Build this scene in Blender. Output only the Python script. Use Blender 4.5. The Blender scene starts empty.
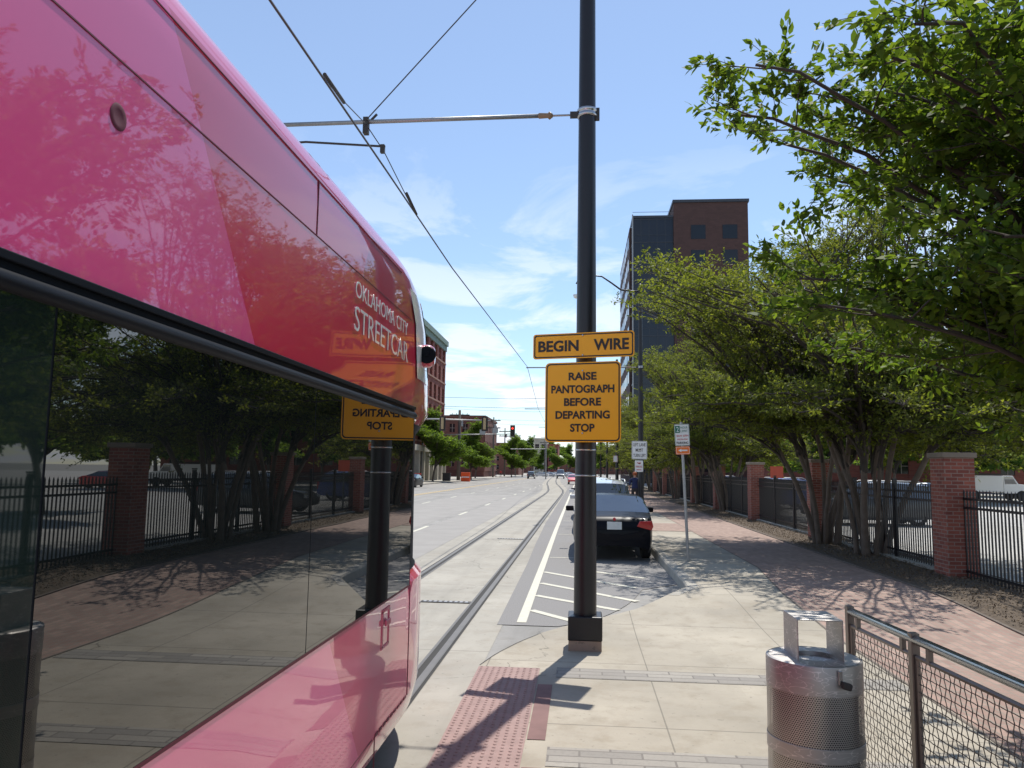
import bpy, math, random
import numpy as np
from mathutils import Vector, Matrix
R = math.radians
rng = random.Random(7)
S = bpy.context.scene
COL = S.collection

# ------------------------------------------------------------ camera, light, exposure
cam = bpy.data.cameras.new('camera'); cam.sensor_width = 36; cam.lens = 770 / 1024 * 36
cam.clip_start = .05; cam.clip_end = 4000
co = bpy.data.objects.new('camera', cam); COL.objects.link(co); S.camera = co
co.matrix_world = Matrix.Translation((0, 0, 1.9)) @ Matrix.Rotation(R(5.16), 4, 'Z') @ Matrix.Rotation(R(96.35), 4, 'X') @ Matrix.Rotation(R(.85), 4, 'Z')
SUN_EL, SUN_AZ = 61.5, 15.1            # azimuth measured from +Y towards +X
W = bpy.data.worlds.new('World'); S.world = W; W.use_nodes = True
def build_world():
    nt = W.node_tree; N = nt.nodes; L = nt.links; N.clear()
    out = N.new('ShaderNodeOutputWorld'); bg = N.new('ShaderNodeBackground'); bg.inputs[1].default_value = .118
    sky = N.new('ShaderNodeTexSky'); sky.sky_type = 'NISHITA'; sky.sun_disc = False
    sky.sun_elevation = R(SUN_EL); sky.sun_rotation = R(SUN_AZ); sky.air_density = 1.0; sky.dust_density = .1; sky.ozone_density = 1.6
    tc = N.new('ShaderNodeTexCoord'); sep = N.new('ShaderNodeSeparateXYZ'); L.new(tc.outputs['Generated'], sep.inputs[0])
    # clouds on a flat layer: direction divided by height
    add = N.new('ShaderNodeMath'); add.operation = 'ADD'; add.inputs[1].default_value = .12; L.new(sep.outputs[2], add.inputs[0])
    mx = N.new('ShaderNodeMath'); mx.operation = 'MAXIMUM'; mx.inputs[1].default_value = .05; L.new(add.outputs[0], mx.inputs[0])
    dx = N.new('ShaderNodeMath'); dx.operation = 'DIVIDE'; L.new(sep.outputs[0], dx.inputs[0]); L.new(mx.outputs[0], dx.inputs[1])
    dy = N.new('ShaderNodeMath'); dy.operation = 'DIVIDE'; L.new(sep.outputs[1], dy.inputs[0]); L.new(mx.outputs[0], dy.inputs[1])
    cb = N.new('ShaderNodeCombineXYZ'); L.new(dx.outputs[0], cb.inputs[0]); L.new(dy.outputs[0], cb.inputs[1])
    nz = N.new('ShaderNodeTexNoise'); nz.inputs['Scale'].default_value = 1.5; nz.inputs['Detail'].default_value = 9; nz.inputs['Roughness'].default_value = .6; nz.inputs['Distortion'].default_value = .5
    L.new(cb.outputs[0], nz.inputs['Vector'])
    rp = N.new('ShaderNodeValToRGB'); rp.color_ramp.elements[0].position = .45; rp.color_ramp.elements[1].position = .57; L.new(nz.outputs[0], rp.inputs[0])
    # more cloud low down, little high up
    lo = N.new('ShaderNodeMapRange'); lo.inputs[1].default_value = .02; lo.inputs[2].default_value = .42; lo.inputs[3].default_value = 1.0; lo.inputs[4].default_value = .10; L.new(sep.outputs[2], lo.inputs[0])
    mu = N.new('ShaderNodeMath'); mu.operation = 'MULTIPLY'; L.new(rp.outputs[0], mu.inputs[0]); L.new(lo.outputs[0], mu.inputs[1])
    hz = N.new('ShaderNodeMapRange'); hz.inputs[1].default_value = .0; hz.inputs[2].default_value = .10; hz.inputs[3].default_value = .2; hz.inputs[4].default_value = .13; L.new(sep.outputs[2], hz.inputs[0])
    mm = N.new('ShaderNodeMath'); mm.operation = 'MAXIMUM'; L.new(mu.outputs[0], mm.inputs[0]); L.new(hz.outputs[0], mm.inputs[1])
    mix = N.new('ShaderNodeMix'); mix.data_type = 'RGBA'; L.new(mm.outputs[0], mix.inputs[0]); tn = N.new('ShaderNodeMix'); tn.data_type = 'RGBA'; tn.blend_type = 'MULTIPLY'; tn.inputs[0].default_value = 1; L.new(sky.outputs[0], tn.inputs[6]); tn.inputs[7].default_value = (.86, .96, 1.03, 1); L.new(tn.outputs[2], mix.inputs[6]); mix.inputs[7].default_value = (7.2, 7.5, 8.1, 1)
    L.new(mix.outputs[2], bg.inputs[0]); L.new(bg.outputs[0], out.inputs[0])
build_world()
sun = bpy.data.lights.new('sun', 'SUN'); sun.energy = 4.2; sun.angle = R(.53); sun.color = (1, .955, .88)
so = bpy.data.objects.new('sun', sun); COL.objects.link(so)
sd = Vector((math.sin(R(SUN_AZ)) * math.cos(R(SUN_EL)), math.cos(R(SUN_AZ)) * math.cos(R(SUN_EL)), math.sin(R(SUN_EL))))
so.rotation_euler = sd.to_track_quat('Z', 'Y').to_euler()
S.view_settings.view_transform = 'Standard'; S.view_settings.look = 'None'; S.view_settings.exposure = .42; S.view_settings.gamma = 1
S.view_settings.use_curve_mapping = False

# ------------------------------------------------------------ mesh helper
class MB:
    def __init__(s): s.v = []; s.f = []
    def quad(s, *p):
        n = len(s.v); s.v += [tuple(q) for q in p]; s.f.append(tuple(range(n, n + len(p))))
    def box(s, c, d, rz=0, rx=0, ry=0):
        m = Matrix.Rotation(rz, 3, 'Z') @ Matrix.Rotation(rx, 3, 'X') @ Matrix.Rotation(ry, 3, 'Y')
        n = len(s.v); c = Vector(c)
        for x in (-.5, .5):
            for y in (-.5, .5):
                for z in (-.5, .5): s.v.append(tuple(c + m @ Vector((x * d[0], y * d[1], z * d[2]))))
        for q in ((0, 1, 3, 2), (4, 6, 7, 5), (0, 4, 5, 1), (2, 3, 7, 6), (0, 2, 6, 4), (1, 5, 7, 3)): s.f.append(tuple(n + i for i in q))
        return s
    def span(s, x0, x1, y0, y1, z0, z1): return s.box(((x0 + x1) / 2, (y0 + y1) / 2, (z0 + z1) / 2), (x1 - x0, y1 - y0, z1 - z0))
    def tube(s, pts, r, n=8, cap=True):
        pts = [Vector(p) for p in pts]
        if not hasattr(r, '__len__'): r = [r] * len(pts)
        st = len(s.v); prev = None
        for i, p in enumerate(pts):
            t = (pts[min(i + 1, len(pts) - 1)] - pts[max(i - 1, 0)]).normalized()
            if prev is None: u = t.orthogonal().normalized()
            else:
                u = prev - t * prev.dot(t); u = u.normalized() if u.length > 1e-6 else t.orthogonal().normalized()
            prev = u; w = t.cross(u)
            for k in range(n):
                a = 2 * math.pi * k / n; s.v.append(tuple(p + (u * math.cos(a) + w * math.sin(a)) * r[i]))
        for i in range(len(pts) - 1):
            for k in range(n):
                a = st + i * n + k; b = st + i * n + (k + 1) % n; s.f.append((a, b, b + n, a + n))
        if cap: s.f.append(tuple(st + k for k in range(n))[::-1]); s.f.append(tuple(st + (len(pts) - 1) * n + k for k in range(n)))
        return s
    def lathe(s, c, prof, n=24, ax='Z', cap=True):
        st = len(s.v)
        for r, h in prof:
            for k in range(n):
                a = 2 * math.pi * k / n; x, y = r * math.cos(a), r * math.sin(a)
                p = (x, y, h) if ax == 'Z' else ((h, x, y) if ax == 'X' else (y, h, x))
                s.v.append((c[0] + p[0], c[1] + p[1], c[2] + p[2]))
        for i in range(len(prof) - 1):
            for k in range(n):
                a = st + i * n + k; b = st + i * n + (k + 1) % n; s.f.append((a, b, b + n, a + n))
        if cap: s.f.append(tuple(st + k for k in range(n))[::-1]); s.f.append(tuple(st + (len(prof) - 1) * n + k for k in range(n)))
        return s
    def prism(s, poly, fn, d):            # poly of 2D points, fn maps (u,v,w) to 3D, thickness d
        n = len(s.v); k = len(poly)
        for w in (0, d):
            for u, v in poly: s.v.append(tuple(fn(u, v, w)))
        s.f.append(tuple(range(n, n + k))[::-1]); s.f.append(tuple(range(n + k, n + 2 * k)))
        for i in range(k): j = (i + 1) % k; s.f.append((n + i, n + j, n + k + j, n + k + i))
        return s
    def grid(s, rows, close=False):
        n = len(s.v); m = len(rows[0])
        for r in rows: s.v += [tuple(p) for p in r]
        for i in range(len(rows) - 1):
            for j in range(m - (0 if close else 1)):
                a = n + i * m + j; b = n + i * m + (j + 1) % m; s.f.append((a, b, b + m, a + m))
        return s
    def build(s, name, m, parent=None, smooth=False, bevel=0, world=True, auto=None):
        me = bpy.data.meshes.new(name); v = s.v
        if parent is not None and world:
            l = parent.get('_w') or parent.location; v = [(a[0] - l[0], a[1] - l[1], a[2] - l[2]) for a in v]
        me.from_pydata(v, [], s.f); me.update()
        import bmesh
        b = bmesh.new(); b.from_mesh(me); bmesh.ops.recalc_face_normals(b, faces=b.faces); b.to_mesh(me); b.free()
        o = bpy.data.objects.new(name, me); COL.objects.link(o)
        if m: me.materials.append(m)
        if parent is not None: o.parent = parent
        if smooth: me.shade_smooth()
        if bevel:
            md = o.modifiers.new('b', 'BEVEL'); md.width = bevel; md.segments = 2; md.limit_method = 'ANGLE'; md.angle_limit = R(40)
        if auto:
            me.shade_smooth(); me.set_sharp_from_angle(angle=R(auto))
        return o
def tag(o, label=None, cat=None, group=None, kind=None):
    if label: o['label'] = label
    if cat: o['category'] = cat
    if group: o['group'] = group
    if kind: o['kind'] = kind
    return o
def thing(name, label, cat, loc=(0, 0, 0), rz=0, group=None):
    o = bpy.data.objects.new(name, None); COL.objects.link(o); o.location = loc; o.rotation_euler = (0, 0, rz); o.empty_display_size = .2
    return tag(o, label, cat, group)
def dup(o, parent=None):
    c = o.copy(); COL.objects.link(c)
    if parent is not None: c.parent = parent
    for ch in [x for x in KIDS(o)]: dup(ch, c)
    return c
def KIDS(o): return [x for x in COL.objects if x.parent == o]
def struct(o): return tag(o, kind='structure')

# ------------------------------------------------------------ materials
def base(name):
    m = bpy.data.materials.new(name); m.use_nodes = True; nt = m.node_tree
    return m, nt, nt.nodes['Principled BSDF']
def setp(b, **k):
    for a, v in k.items(): b.inputs[a.replace('_', ' ')].default_value = v
def rgba(c): return (c[0], c[1], c[2], 1)
def plain(name, c, rough=.5, metal=0, var=.12, scale=6, bump=0, bscale=40, **kw):
    m, nt, b = base(name); N = nt.nodes; L = nt.links
    g = N.new('ShaderNodeNewGeometry'); nz = N.new('ShaderNodeTexNoise'); nz.inputs['Scale'].default_value = scale; nz.inputs['Detail'].default_value = 5
    L.new(g.outputs['Position'], nz.inputs['Vector'])
    mx = N.new('ShaderNodeMix'); mx.data_type = 'RGBA'; L.new(nz.outputs[0], mx.inputs[0])
    mx.inputs[6].default_value = rgba([x * (1 - var) for x in c]); mx.inputs[7].default_value = rgba([min(1, x * (1 + var)) for x in c])
    L.new(mx.outputs[2], b.inputs['Base Color']); setp(b, Roughness=rough, Metallic=metal, **kw)
    if bump:
        n2 = N.new('ShaderNodeTexNoise'); n2.inputs['Scale'].default_value = bscale; n2.inputs['Detail'].default_value = 4; L.new(g.outputs['Position'], n2.inputs['Vector'])
        bp = N.new('ShaderNodeBump'); bp.inputs['Strength'].default_value = bump; bp.inputs['Distance'].default_value = .01
        L.new(n2.outputs[0], bp.inputs['Height']); L.new(bp.outputs[0], b.inputs['Normal'])
    return m
class NT:      # tiny expression helper
    def __init__(s, nt): s.nt = nt; s.N = nt.nodes; s.L = nt.links; s.g = s.N.new('ShaderNodeNewGeometry'); s.sep = s.N.new('ShaderNodeSeparateXYZ'); s.L.new(s.g.outputs['Position'], s.sep.inputs[0])
    def m(s, op, *a):
        n = s.N.new('ShaderNodeMath'); n.operation = op
        for i, x in enumerate(a):
            if isinstance(x, (int, float)): n.inputs[i].default_value = x
            else: s.L.new(x, n.inputs[i])
        return n.outputs[0]
    def noise(s, scale, detail=5, rough=.55, vec=None, dist=0):
        n = s.N.new('ShaderNodeTexNoise'); n.inputs['Scale'].default_value = scale; n.inputs['Detail'].default_value = detail; n.inputs['Roughness'].default_value = rough; n.inputs['Distortion'].default_value = dist
        s.L.new(vec or s.g.outputs['Position'], n.inputs['Vector']); return n.outputs[0]
    def mix(s, f, a, b, mode='MIX'):
        n = s.N.new('ShaderNodeMix'); n.data_type = 'RGBA'; n.blend_type = mode
        for i, x in ((0, f), (6, a), (7, b)):
            if isinstance(x, (int, float)): n.inputs[i].default_value = x
            elif isinstance(x, (tuple, list)): n.inputs[i].default_value = rgba(x)
            else: s.L.new(x, n.inputs[i])
        return n.outputs[2]
    def step(s, x, a, b):
        n = s.N.new('ShaderNodeMapRange'); n.inputs[1].default_value = a; n.inputs[2].default_value = b; s.L.new(x, n.inputs[0]); return n.outputs[0]
    def line(s, x, period, off, w):      # 1 on thin lines every period
        a = s.m('ABSOLUTE', s.m('SUBTRACT', s.m('FRACT', s.m('ADD', s.m('DIVIDE', s.m('ADD', x, off), period), .5)), .5))
        return s.m('LESS_THAN', a, w / period)
    def comb(s, x, y, z=0.):
        n = s.N.new('ShaderNodeCombineXYZ')
        for i, q in enumerate((x, y, z)):
            if isinstance(q, (int, float)): n.inputs[i].default_value = q
            else: s.L.new(q, n.inputs[i])
        return n.outputs[0]
    def bump(s, h, strength, dist, b):
        n = s.N.new('ShaderNodeBump'); n.inputs['Strength'].default_value = strength; n.inputs['Distance'].default_value = dist
        s.L.new(h, n.inputs['Height']); s.L.new(n.outputs[0], b.inputs['Normal'])
def concrete(name, c, jx=None, jy=None, stain=.35, crack=True, rust=0, ox=0, oy=0, streak=0):
    m, nt, b = base(name); t = NT(nt); X, Y, Z = t.sep.outputs
    big = t.noise(.6, 6, .6); mid = t.noise(3.5, 6, .65); fine = t.noise(90, 3)
    col = t.mix(t.step(big, .3, .7), [x * (1 - stain * .45) for x in c], [x * 1.08 for x in c])
    col = t.mix(t.m('MULTIPLY', t.step(mid, .5, .75), stain), col, [c[0] * .6, c[1] * .57, c[2] * .52])
    col = t.mix(t.m('MULTIPLY', t.step(fine, .55, .8), .25), col, [x * .5 for x in c])
    sp = t.step(t.noise(17, 2, .5), .68, .71); col = t.mix(t.m('MULTIPLY', sp, .5), col, [x * .45 for x in c])
    col = t.mix(t.m('MULTIPLY', t.step(t.noise(1.1, 8, .75), .56, .62), stain * .5), col, [c[0] * .7, c[1] * .66, c[2] * .6])
    if jx or jy:      # each slab is a little different
        fx = t.m('FLOOR', t.m('ADD', t.m('DIVIDE', t.m('ADD', X, ox), jx or 50), .5)); fy = t.m('FLOOR', t.m('ADD', t.m('DIVIDE', t.m('ADD', Y, oy), jy or 50), .5))
        wn = t.N.new('ShaderNodeTexWhiteNoise'); t.L.new(t.comb(fx, fy), wn.inputs['Vector'])
        col = t.mix(t.m('MULTIPLY', wn.outputs['Value'], .16), col, [x * .55 for x in c])
    if crack:
        v = t.N.new('ShaderNodeTexVoronoi'); v.feature = 'DISTANCE_TO_EDGE'; v.inputs['Scale'].default_value = .22
        d = t.N.new('ShaderNodeVectorMath'); d.operation = 'ADD'; nn = t.N.new('ShaderNodeTexNoise'); nn.inputs['Scale'].default_value = 1.2; nn.inputs['Detail'].default_value = 6
        t.L.new(t.g.outputs['Position'], nn.inputs['Vector']); t.L.new(t.g.outputs['Position'], d.inputs[0]); t.L.new(nn.outputs['Color'], d.inputs[1]); t.L.new(d.outputs[0], v.inputs['Vector'])
        col = t.mix(t.m('MULTIPLY', t.m('LESS_THAN', v.outputs['Distance'], .0018), t.step(mid, .4, .6)), col, [x * .3 for x in c])
    if streak: col = t.mix(t.m('MULTIPLY', t.step(t.noise(1., 5, .6, t.comb(t.m('MULTIPLY', X, 2.2), t.m('MULTIPLY', Y, .09))), .48, .66), streak), col, [x * .55 for x in c])
    if rust: col = t.mix(t.m('MULTIPLY', t.step(t.noise(1.3, 6, .7), .55, .75), rust), col, (.32, .2, .11))
    if jx: col = t.mix(t.m('MULTIPLY', t.line(X, jx, ox, .006), .6), col, [x * .25 for x in c])
    if jy: col = t.mix(t.m('MULTIPLY', t.line(Y, jy, oy, .008), .6), col, [x * .25 for x in c])
    t.L.new(col, b.inputs['Base Color']); setp(b, Roughness=.85); t.bump(fine, .25, .004, b)
    return m
def brickmat(name, c1, c2, mortar, w=.2, h=.065, ms=.008, ground=False, rough=.85, bump=.4, herring=False, weather=.35):
    m, nt, b = base(name); t = NT(nt); X, Y, Z = t.sep.outputs
    v = t.comb(Y, X) if ground and name != 'grey_paver' else (t.comb(X, Y) if name == 'grey_paver' else t.comb(t.m('ADD', X, Y), Z))
    bt = t.N.new('ShaderNodeTexBrick'); t.L.new(v, bt.inputs['Vector']); bt.inputs['Scale'].default_value = 1
    bt.inputs['Brick Width'].default_value = w; bt.inputs['Row Height'].default_value = h; bt.inputs['Mortar Size'].default_value = ms; bt.inputs['Mortar Smooth'].default_value = .2
    bt.inputs['Color1'].default_value = rgba(c1); bt.inputs['Color2'].default_value = rgba(c2); bt.inputs['Mortar'].default_value = rgba(mortar); bt.inputs['Bias'].default_value = 0
    col = t.mix(t.m('MULTIPLY', t.step(t.noise(1.7, 6, .65), .4, .75), weather), bt.outputs['Color'], [x * .55 for x in c1])
    col = t.mix(t.m('MULTIPLY', t.step(t.noise(40, 3), .5, .8), .3), col, [x * .5 for x in c2])
    t.L.new(col, b.inputs['Base Color']); setp(b, Roughness=rough)
    h = t.m('SUBTRACT', t.m('MULTIPLY', t.noise(120, 3), .3), bt.outputs['Fac']); t.bump(h, bump, .006, b)
    return m
def glassdark(name, c=(.012, .016, .02), ior=2.1, rough=.015, wav=0):
    m, nt, b = base(name); setp(b, Roughness=rough, IOR=ior); t = NT(nt)
    col = t.mix(t.noise(.8, 3), [x * .8 for x in c], [x * 1.2 for x in c]); t.L.new(col, b.inputs['Base Color'])
    if wav: t.bump(t.noise(.7, 2), wav, .05, b)
    return m
def leafmat(name, c, c2, tr=.55, rough=.45):
    m = bpy.data.materials.new(name); m.use_nodes = True; nt = m.node_tree; N = nt.nodes; L = nt.links; b = N['Principled BSDF']
    t = NT(nt); at = N.new('ShaderNodeAttribute'); at.attribute_name = 'shade'
    col = t.mix(at.outputs['Fac'], c, c2); L.new(col, b.inputs['Base Color']); setp(b, Roughness=.62); b.inputs['Specular IOR Level'].default_value = .22
    tl = N.new('ShaderNodeBsdfTranslucent'); hs = t.mix(1.0, col, (1.6, 1.5, .55), 'MULTIPLY'); L.new(hs, tl.inputs[0])
    ms = N.new('ShaderNodeMixShader'); ms.inputs[0].default_value = tr; L.new(b.outputs[0], ms.inputs[1]); L.new(tl.outputs[0], ms.inputs[2])
    L.new(ms.outputs[0], N['Material Output'].inputs[0]); return m
M = {}
M['slab'] = concrete('track_concrete', (0.370, 0.344, 0.292), jy=4.6, oy=.9, stain=.5, streak=.35, rust=.12)
M['road'] = concrete('worn_road', (0.310, 0.297, 0.275), jy=6.1, stain=.7, streak=.55)
M['asphalt'] = plain('asphalt', (0.211, 0.202, 0.194), .9, var=.5, scale=60, bump=.4, bscale=150)
M['walk'] = concrete('sidewalk_concrete', (0.408, 0.365, 0.292), jx=1.55, jy=1.9, ox=-.65, oy=-.35, stain=.75, rust=.1)
M['edging'] = plain('dark_edging', (.13, .105, .085), .9, var=.4, scale=8)
M['kerb'] = concrete('kerb_concrete', (0.387, 0.361, 0.310), jy=.9, stain=.5, crack=False)
M['brickwalk'] = brickmat('brick_paving', (.37, .25, .20), (.255, .16, .13), (.25, .21, .17), .2, .1, .011, True, weather=.55)
M['paver'] = brickmat('grey_paver', (0.344, 0.318, 0.275), (0.232, 0.215, 0.194), (0.172, 0.155, 0.138), .42, .11, .008, True)
M['tactile'] = plain('tactile_red', (.30, .20, .18), .85, var=.25, scale=9, bump=.3, bscale=120)
M['redconc'] = plain('red_concrete', (.20, .115, .105), .9, var=.35, scale=6)
M['paint_w'] = plain('worn_white_paint', (0.533, 0.512, 0.421), .75, var=.2, scale=14)
M['paint_y'] = plain('worn_yellow_paint', (.60, .42, .16), .7, var=.2, scale=3)
M['steel_rail'] = plain('rail_steel', (.13, .125, .12), .6, .4, var=.2)
M['groove'] = plain('rail_groove', (.035, .033, .03), .9)
M['dark_iron'] = plain('cast_iron', (.06, .055, .05), .6, .5)
M['ground'] = concrete('far_ground', (.30, .29, .26), stain=.5, crack=False)
M['lot'] = concrete('parking_lot_concrete', (0.430, 0.417, 0.387), jx=4.5, jy=4.5, stain=.35)
M['mulch'] = plain('mulch', (.095, .07, .048), .95, var=.6, scale=14, bump=1, bscale=70)
M['pblack'] = plain('black_powder_coat', (.009, .0075, .010), .38, var=.2)
M['steel'] = plain('stainless', (.46, .46, .47), .22, .95, var=.12, scale=3)
M['galv'] = plain('galvanised', (.33, .33, .33), .45, .8, var=.2, scale=12)
M['brick'] = brickmat('pillar_brick', (.34, .10, .065), (.20, .055, .04), (.30, .22, .18))
M['cap'] = concrete('stone_cap', (.27, .22, .17), stain=.8, crack=False)
M['orange'] = plain('sign_orange', (1.0, .42, .003), .45, var=.05)
M['black'] = plain('sign_black', (.02, .012, .01), .5)
M['white'] = plain('white_paint', (.8, .8, .78), .4, var=.04)
M['bark'] = plain('bark', (.14, .105, .08), .85, var=.45, scale=7, bump=.6, bscale=30)
M['bark_d'] = plain('dark_bark', (.06, .048, .038), .9, var=.4, scale=9, bump=.4)
M['leaf_a'] = leafmat('myrtle_leaf', (.06, .085, .02), (.20, .235, .05), .52)
M['leaf_b'] = leafmat('near_leaf', (.045, .09, .018), (.15, .22, .035), .5)
M['leaf_c'] = leafmat('street_leaf', (.07, .13, .028), (.17, .26, .055), .5)
M['leaf_d'] = leafmat('light_leaf', (.12, .20, .04), (.22, .30, .07), .5)
M['rubber'] = plain('rubber', (.02, .02, .02), .8)
M['rim'] = plain('rim', (.4, .4, .42), .35, .9)
M['tail'] = plain('tail_lamp', (.45, .012, .015), .12, var=.1, Coat_Weight=1.)
M['headl'] = plain('head_lamp', (.6, .62, .65), .1, Coat_Weight=1.)
M['carglass'] = glassdark('car_glass', ior=2.5)
M['bglass'] = glassdark('building_glass', (.012, .015, .02), 1.45, .08)
M['concrete_b'] = concrete('cream_stone', (.5, .45, .36), crack=False)
M['plate'] = plain('number_plate', (.62, .64, .62), .5, var=.1, scale=20)

# ------------------------------------------------------------ ground levels
def interp(x, pts):
    if x <= pts[0][0]: return pts[0][1]
    for (a, b), (c, d) in zip(pts, pts[1:]):
        if x <= c: return b + (d - b) * (x - a) / (c - a)
    return pts[-1][1]
def sm(x): x = max(0, min(1, x)); return x * x * (3 - 2 * x)
def hw(y): return .15 * sm((y - 9) / 3.6)                        # right-hand sidewalk ramps up from the stop
def sx(y): return interp(y, [(60, 0), (68, -.06), (76, -.28), (86, -.75), (96, -1.2), (108, -1.85), (140, -3.0), (200, -4.6), (300, -6.6), (600, -10)])
YS = [-40, -20, -8] + [i * .5 for i in range(0, 40)] + [20 + 4 * i for i in range(0, 30)] + [150, 200, 300, 420, 600]
b = MB(); b.quad((-1500, -600, -.03), (1500, -600, -.03), (1500, 2500, -.03), (-1500, 2500, -.03)); struct(b.build('ground', M['ground']))
b = MB(); b.quad((-18.2, -60, -.008), (1.9, -60, -.008), (1.9, 900, -.008), (-18.2, 900, -.008)); struct(b.build('road', M['road']))
b = MB(); b.grid([[(-3.45 + sx(y), y, -.004), (-.95 + sx(y) * .9, y, -.004)] for y in YS if y < 300]); struct(b.build('track_slab', M['slab']))
# smoother dark resurfaced lane to the left of the slab
M['lane'] = plain('resurfaced_lane', (.27, .255, .235), .85, var=.2, scale=1.2, bump=.3, bscale=120)
b = MB(); b.grid([[(-5.0 + sx(y) * .5, y, -.004), (-3.46 + sx(y), y, -.004)] for y in YS if y < 60]); b.grid([[(-8.6, y, -.0045), (-5.3, y, -.0045)] for y in YS if y < 60]); struct(b.build('road_lane', M['lane']))
# asphalt parking lane
AR = [(9.7, -.30), (10.0, .03), (10.35, .26), (10.9, .50), (11.67, .75), (12.3, .88), (12.9, 1.0), (13.3, 1.35), (13.6, 1.62)]
def ar(y): return interp(y, AR) if y < 13.6 else 1.66
ys = [9.72, 9.85, 10., 10.2, 10.4, 10.7, 11, 11.4, 11.8, 12.2, 12.6, 12.9, 13.1, 13.3, 13.6, 16, 20, 28, 50, 110]
b = MB(); b.grid([[(interp(y, [(9.7, -1.02), (16.6, -1.08), (20, -1.15), (27, -1.25), (110, -1.4)]), y, 0), (ar(y), y, 0)] for y in ys]); struct(b.build('parking_lane', M['asphalt']))
# painted lines
def strip(mb, p, q, w, z=.004):
    p, q = Vector((p[0], p[1], 0)), Vector((q[0], q[1], 0)); n = (q - p).normalized(); s_ = Vector((-n.y, n.x, 0)) * w / 2
    mb.quad(*[(v.x, v.y, z) for v in (p - s_, q - s_, q + s_, p + s_)])
b = MB()
strip(b, (-.73, 9.88), (-.78, 25), .12); strip(b, (-.78, 25), (-.85, 110), .12)
for p, q in [((-.12, 15.3), (1.15, 14.25)), ((-.68, 14.75), (.9, 13.05)), ((-.66, 13.3), (.84, 11.72)), ((-.67, 12.0), (.52, 10.95)), ((-.66, 10.75), (-.05, 10.02))]: strip(b, p, q, .12, .005)
for y in (17.2, 23.4, 29.6, 35.8, 42): strip(b, (-.66, y), (.2, y), .08, .005)
struct(b.build('parking_marking', M['paint_w']))
b = MB()
for i in range(-2, 12):
    y = 23.2 + i * 8.9; strip(b, (-5.03, y), (-5.05, y + 2.4), .12, 0.0)
for i in range(0, 12):
    y = 20 + i * 9.4; strip(b, (-8.6, y + 3), (-8.6, y + 5.4), .12, 0.0); strip(b, (-14.6, y + 6), (-14.6, y + 8.4), .12, 0.0)
struct(b.build('lane_marking', M['paint_w']))
b = MB(); strip(b, (-11.6, 15), (-11.8, 190), .12, 0.0); strip(b, (-11.9, 15), (-12.1, 190), .12, 0.0)
struct(b.build('centre_marking', M['paint_y']))
# rails
for x in (-1.43, -2.865):
    s_ = 1 if x > -2 else -1; h = MB(); g = MB()
    for y0, y1 in zip(YS[1:], YS[2:]):
        if y0 > 290: break
        a, c = x + sx(y0), x + sx(y1)
        for mb, o, w, z in ((h, 0, .07, .004), (h, -s_ * .115, .03, .003), (g, -s_ * .065, .07, .001), (g, s_ * .05, .03, .0015)):
            mb.quad((a + o - w / 2, y0, z), (a + o + w / 2, y0, z), (c + o + w / 2, y1, z), (c + o - w / 2, y1, z))
    struct(h.build('track_rail', M['steel_rail'])); struct(g.build('rail_groove', M['groove']))
# sidewalk
def xl(y): return interp(y, [(7.7, -.97), (8.2, -.86), (8.8, -.66), (9.3, -.44), (9.62, -.22), (9.91, .03), (10.3, .4), (10.72, .78), (11.49, 1.2), (12.3, 1.62), (12.6, 1.8)])
ys = sorted(set([-20, -10, 0, 4, 6, 7, 7.7] + [7.7 + i * .2 for i in range(40)] + [16, 18, 22, 30, 45, 70, 110, 200, 400]))
def bx_(y): return interp(y, [(12, 2.98), (15, 3.3), (400, 3.3)])
struct(MB().grid([[(xl(y) + (bx_(y) - xl(y)) * k / 4, y, .004 + hw(y)) for k in range(5)] for y in ys]).build('sidewalk', M['walk']))
# gutter apron edge line (thin dark joint)
b = MB(); pr = [(xl(y), y) for y in ys if 7.7 <= y <= 12.6]
for p, q in zip(pr, pr[1:]): strip(b, p, q, .012, .006)
struct(b.build('gutter_joint', M['groove']))
struct(MB().grid([[(bx_(y) + (5.25 - bx_(y)) * k / 3, y, .006 + hw(y)) for k in range(4)] for y in ys]).build('brick_walk', M['brickwalk']))
b = MB()
for y0, y1 in zip(ys, ys[1:]):
    n = len(b.v); b.v += [(x, y, z + hw(y)) for y in (y0, y1) for x, z in ((bx_(y) - .015, .009), (bx_(y) + .01, .009))]; b.f.append((n, n + 1, n + 3, n + 2))
    n = len(b.v); b.v += [(x, y, z + hw(y)) for y in (y0, y1) for x, z in ((5.24, -.02), (5.24, .025), (5.285, .025), (5.285, -.02))]; b.f += [(n + i, n + i + 1, n + i + 5, n + i + 4) for i in range(3)]
struct(b.build('walk_edging', M['edging']))
nr = random.Random(3); rows = []
for y in np.arange(-6, 120, .35):
    rows.append([(5.3 + .24 * k, y, hw(y) + (.01 if k == 0 else .02 + .025 * nr.random())) for k in range(9)])
struct(MB().grid(rows).build('mulch_bed', M['mulch'], smooth=True))
struct(MB().grid([[(7.2, y, .03 + hw(y)), (8.2, y, .02), (140, y, .02)] for y in (-40, 0, 8, 10, 12, 14, 40, 100, 190)]).build('parking_lot', M['lot']))
b = MB()
for y0, y1 in ((23.5, 27), (34, 40), (48, 60)): b.quad((1.9, y0, .162), (3.26, y0, .162), (3.26, y1, .162), (1.9, y1, .162))
struct(b.build('brick_crossband', M['brickwalk']))
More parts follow.
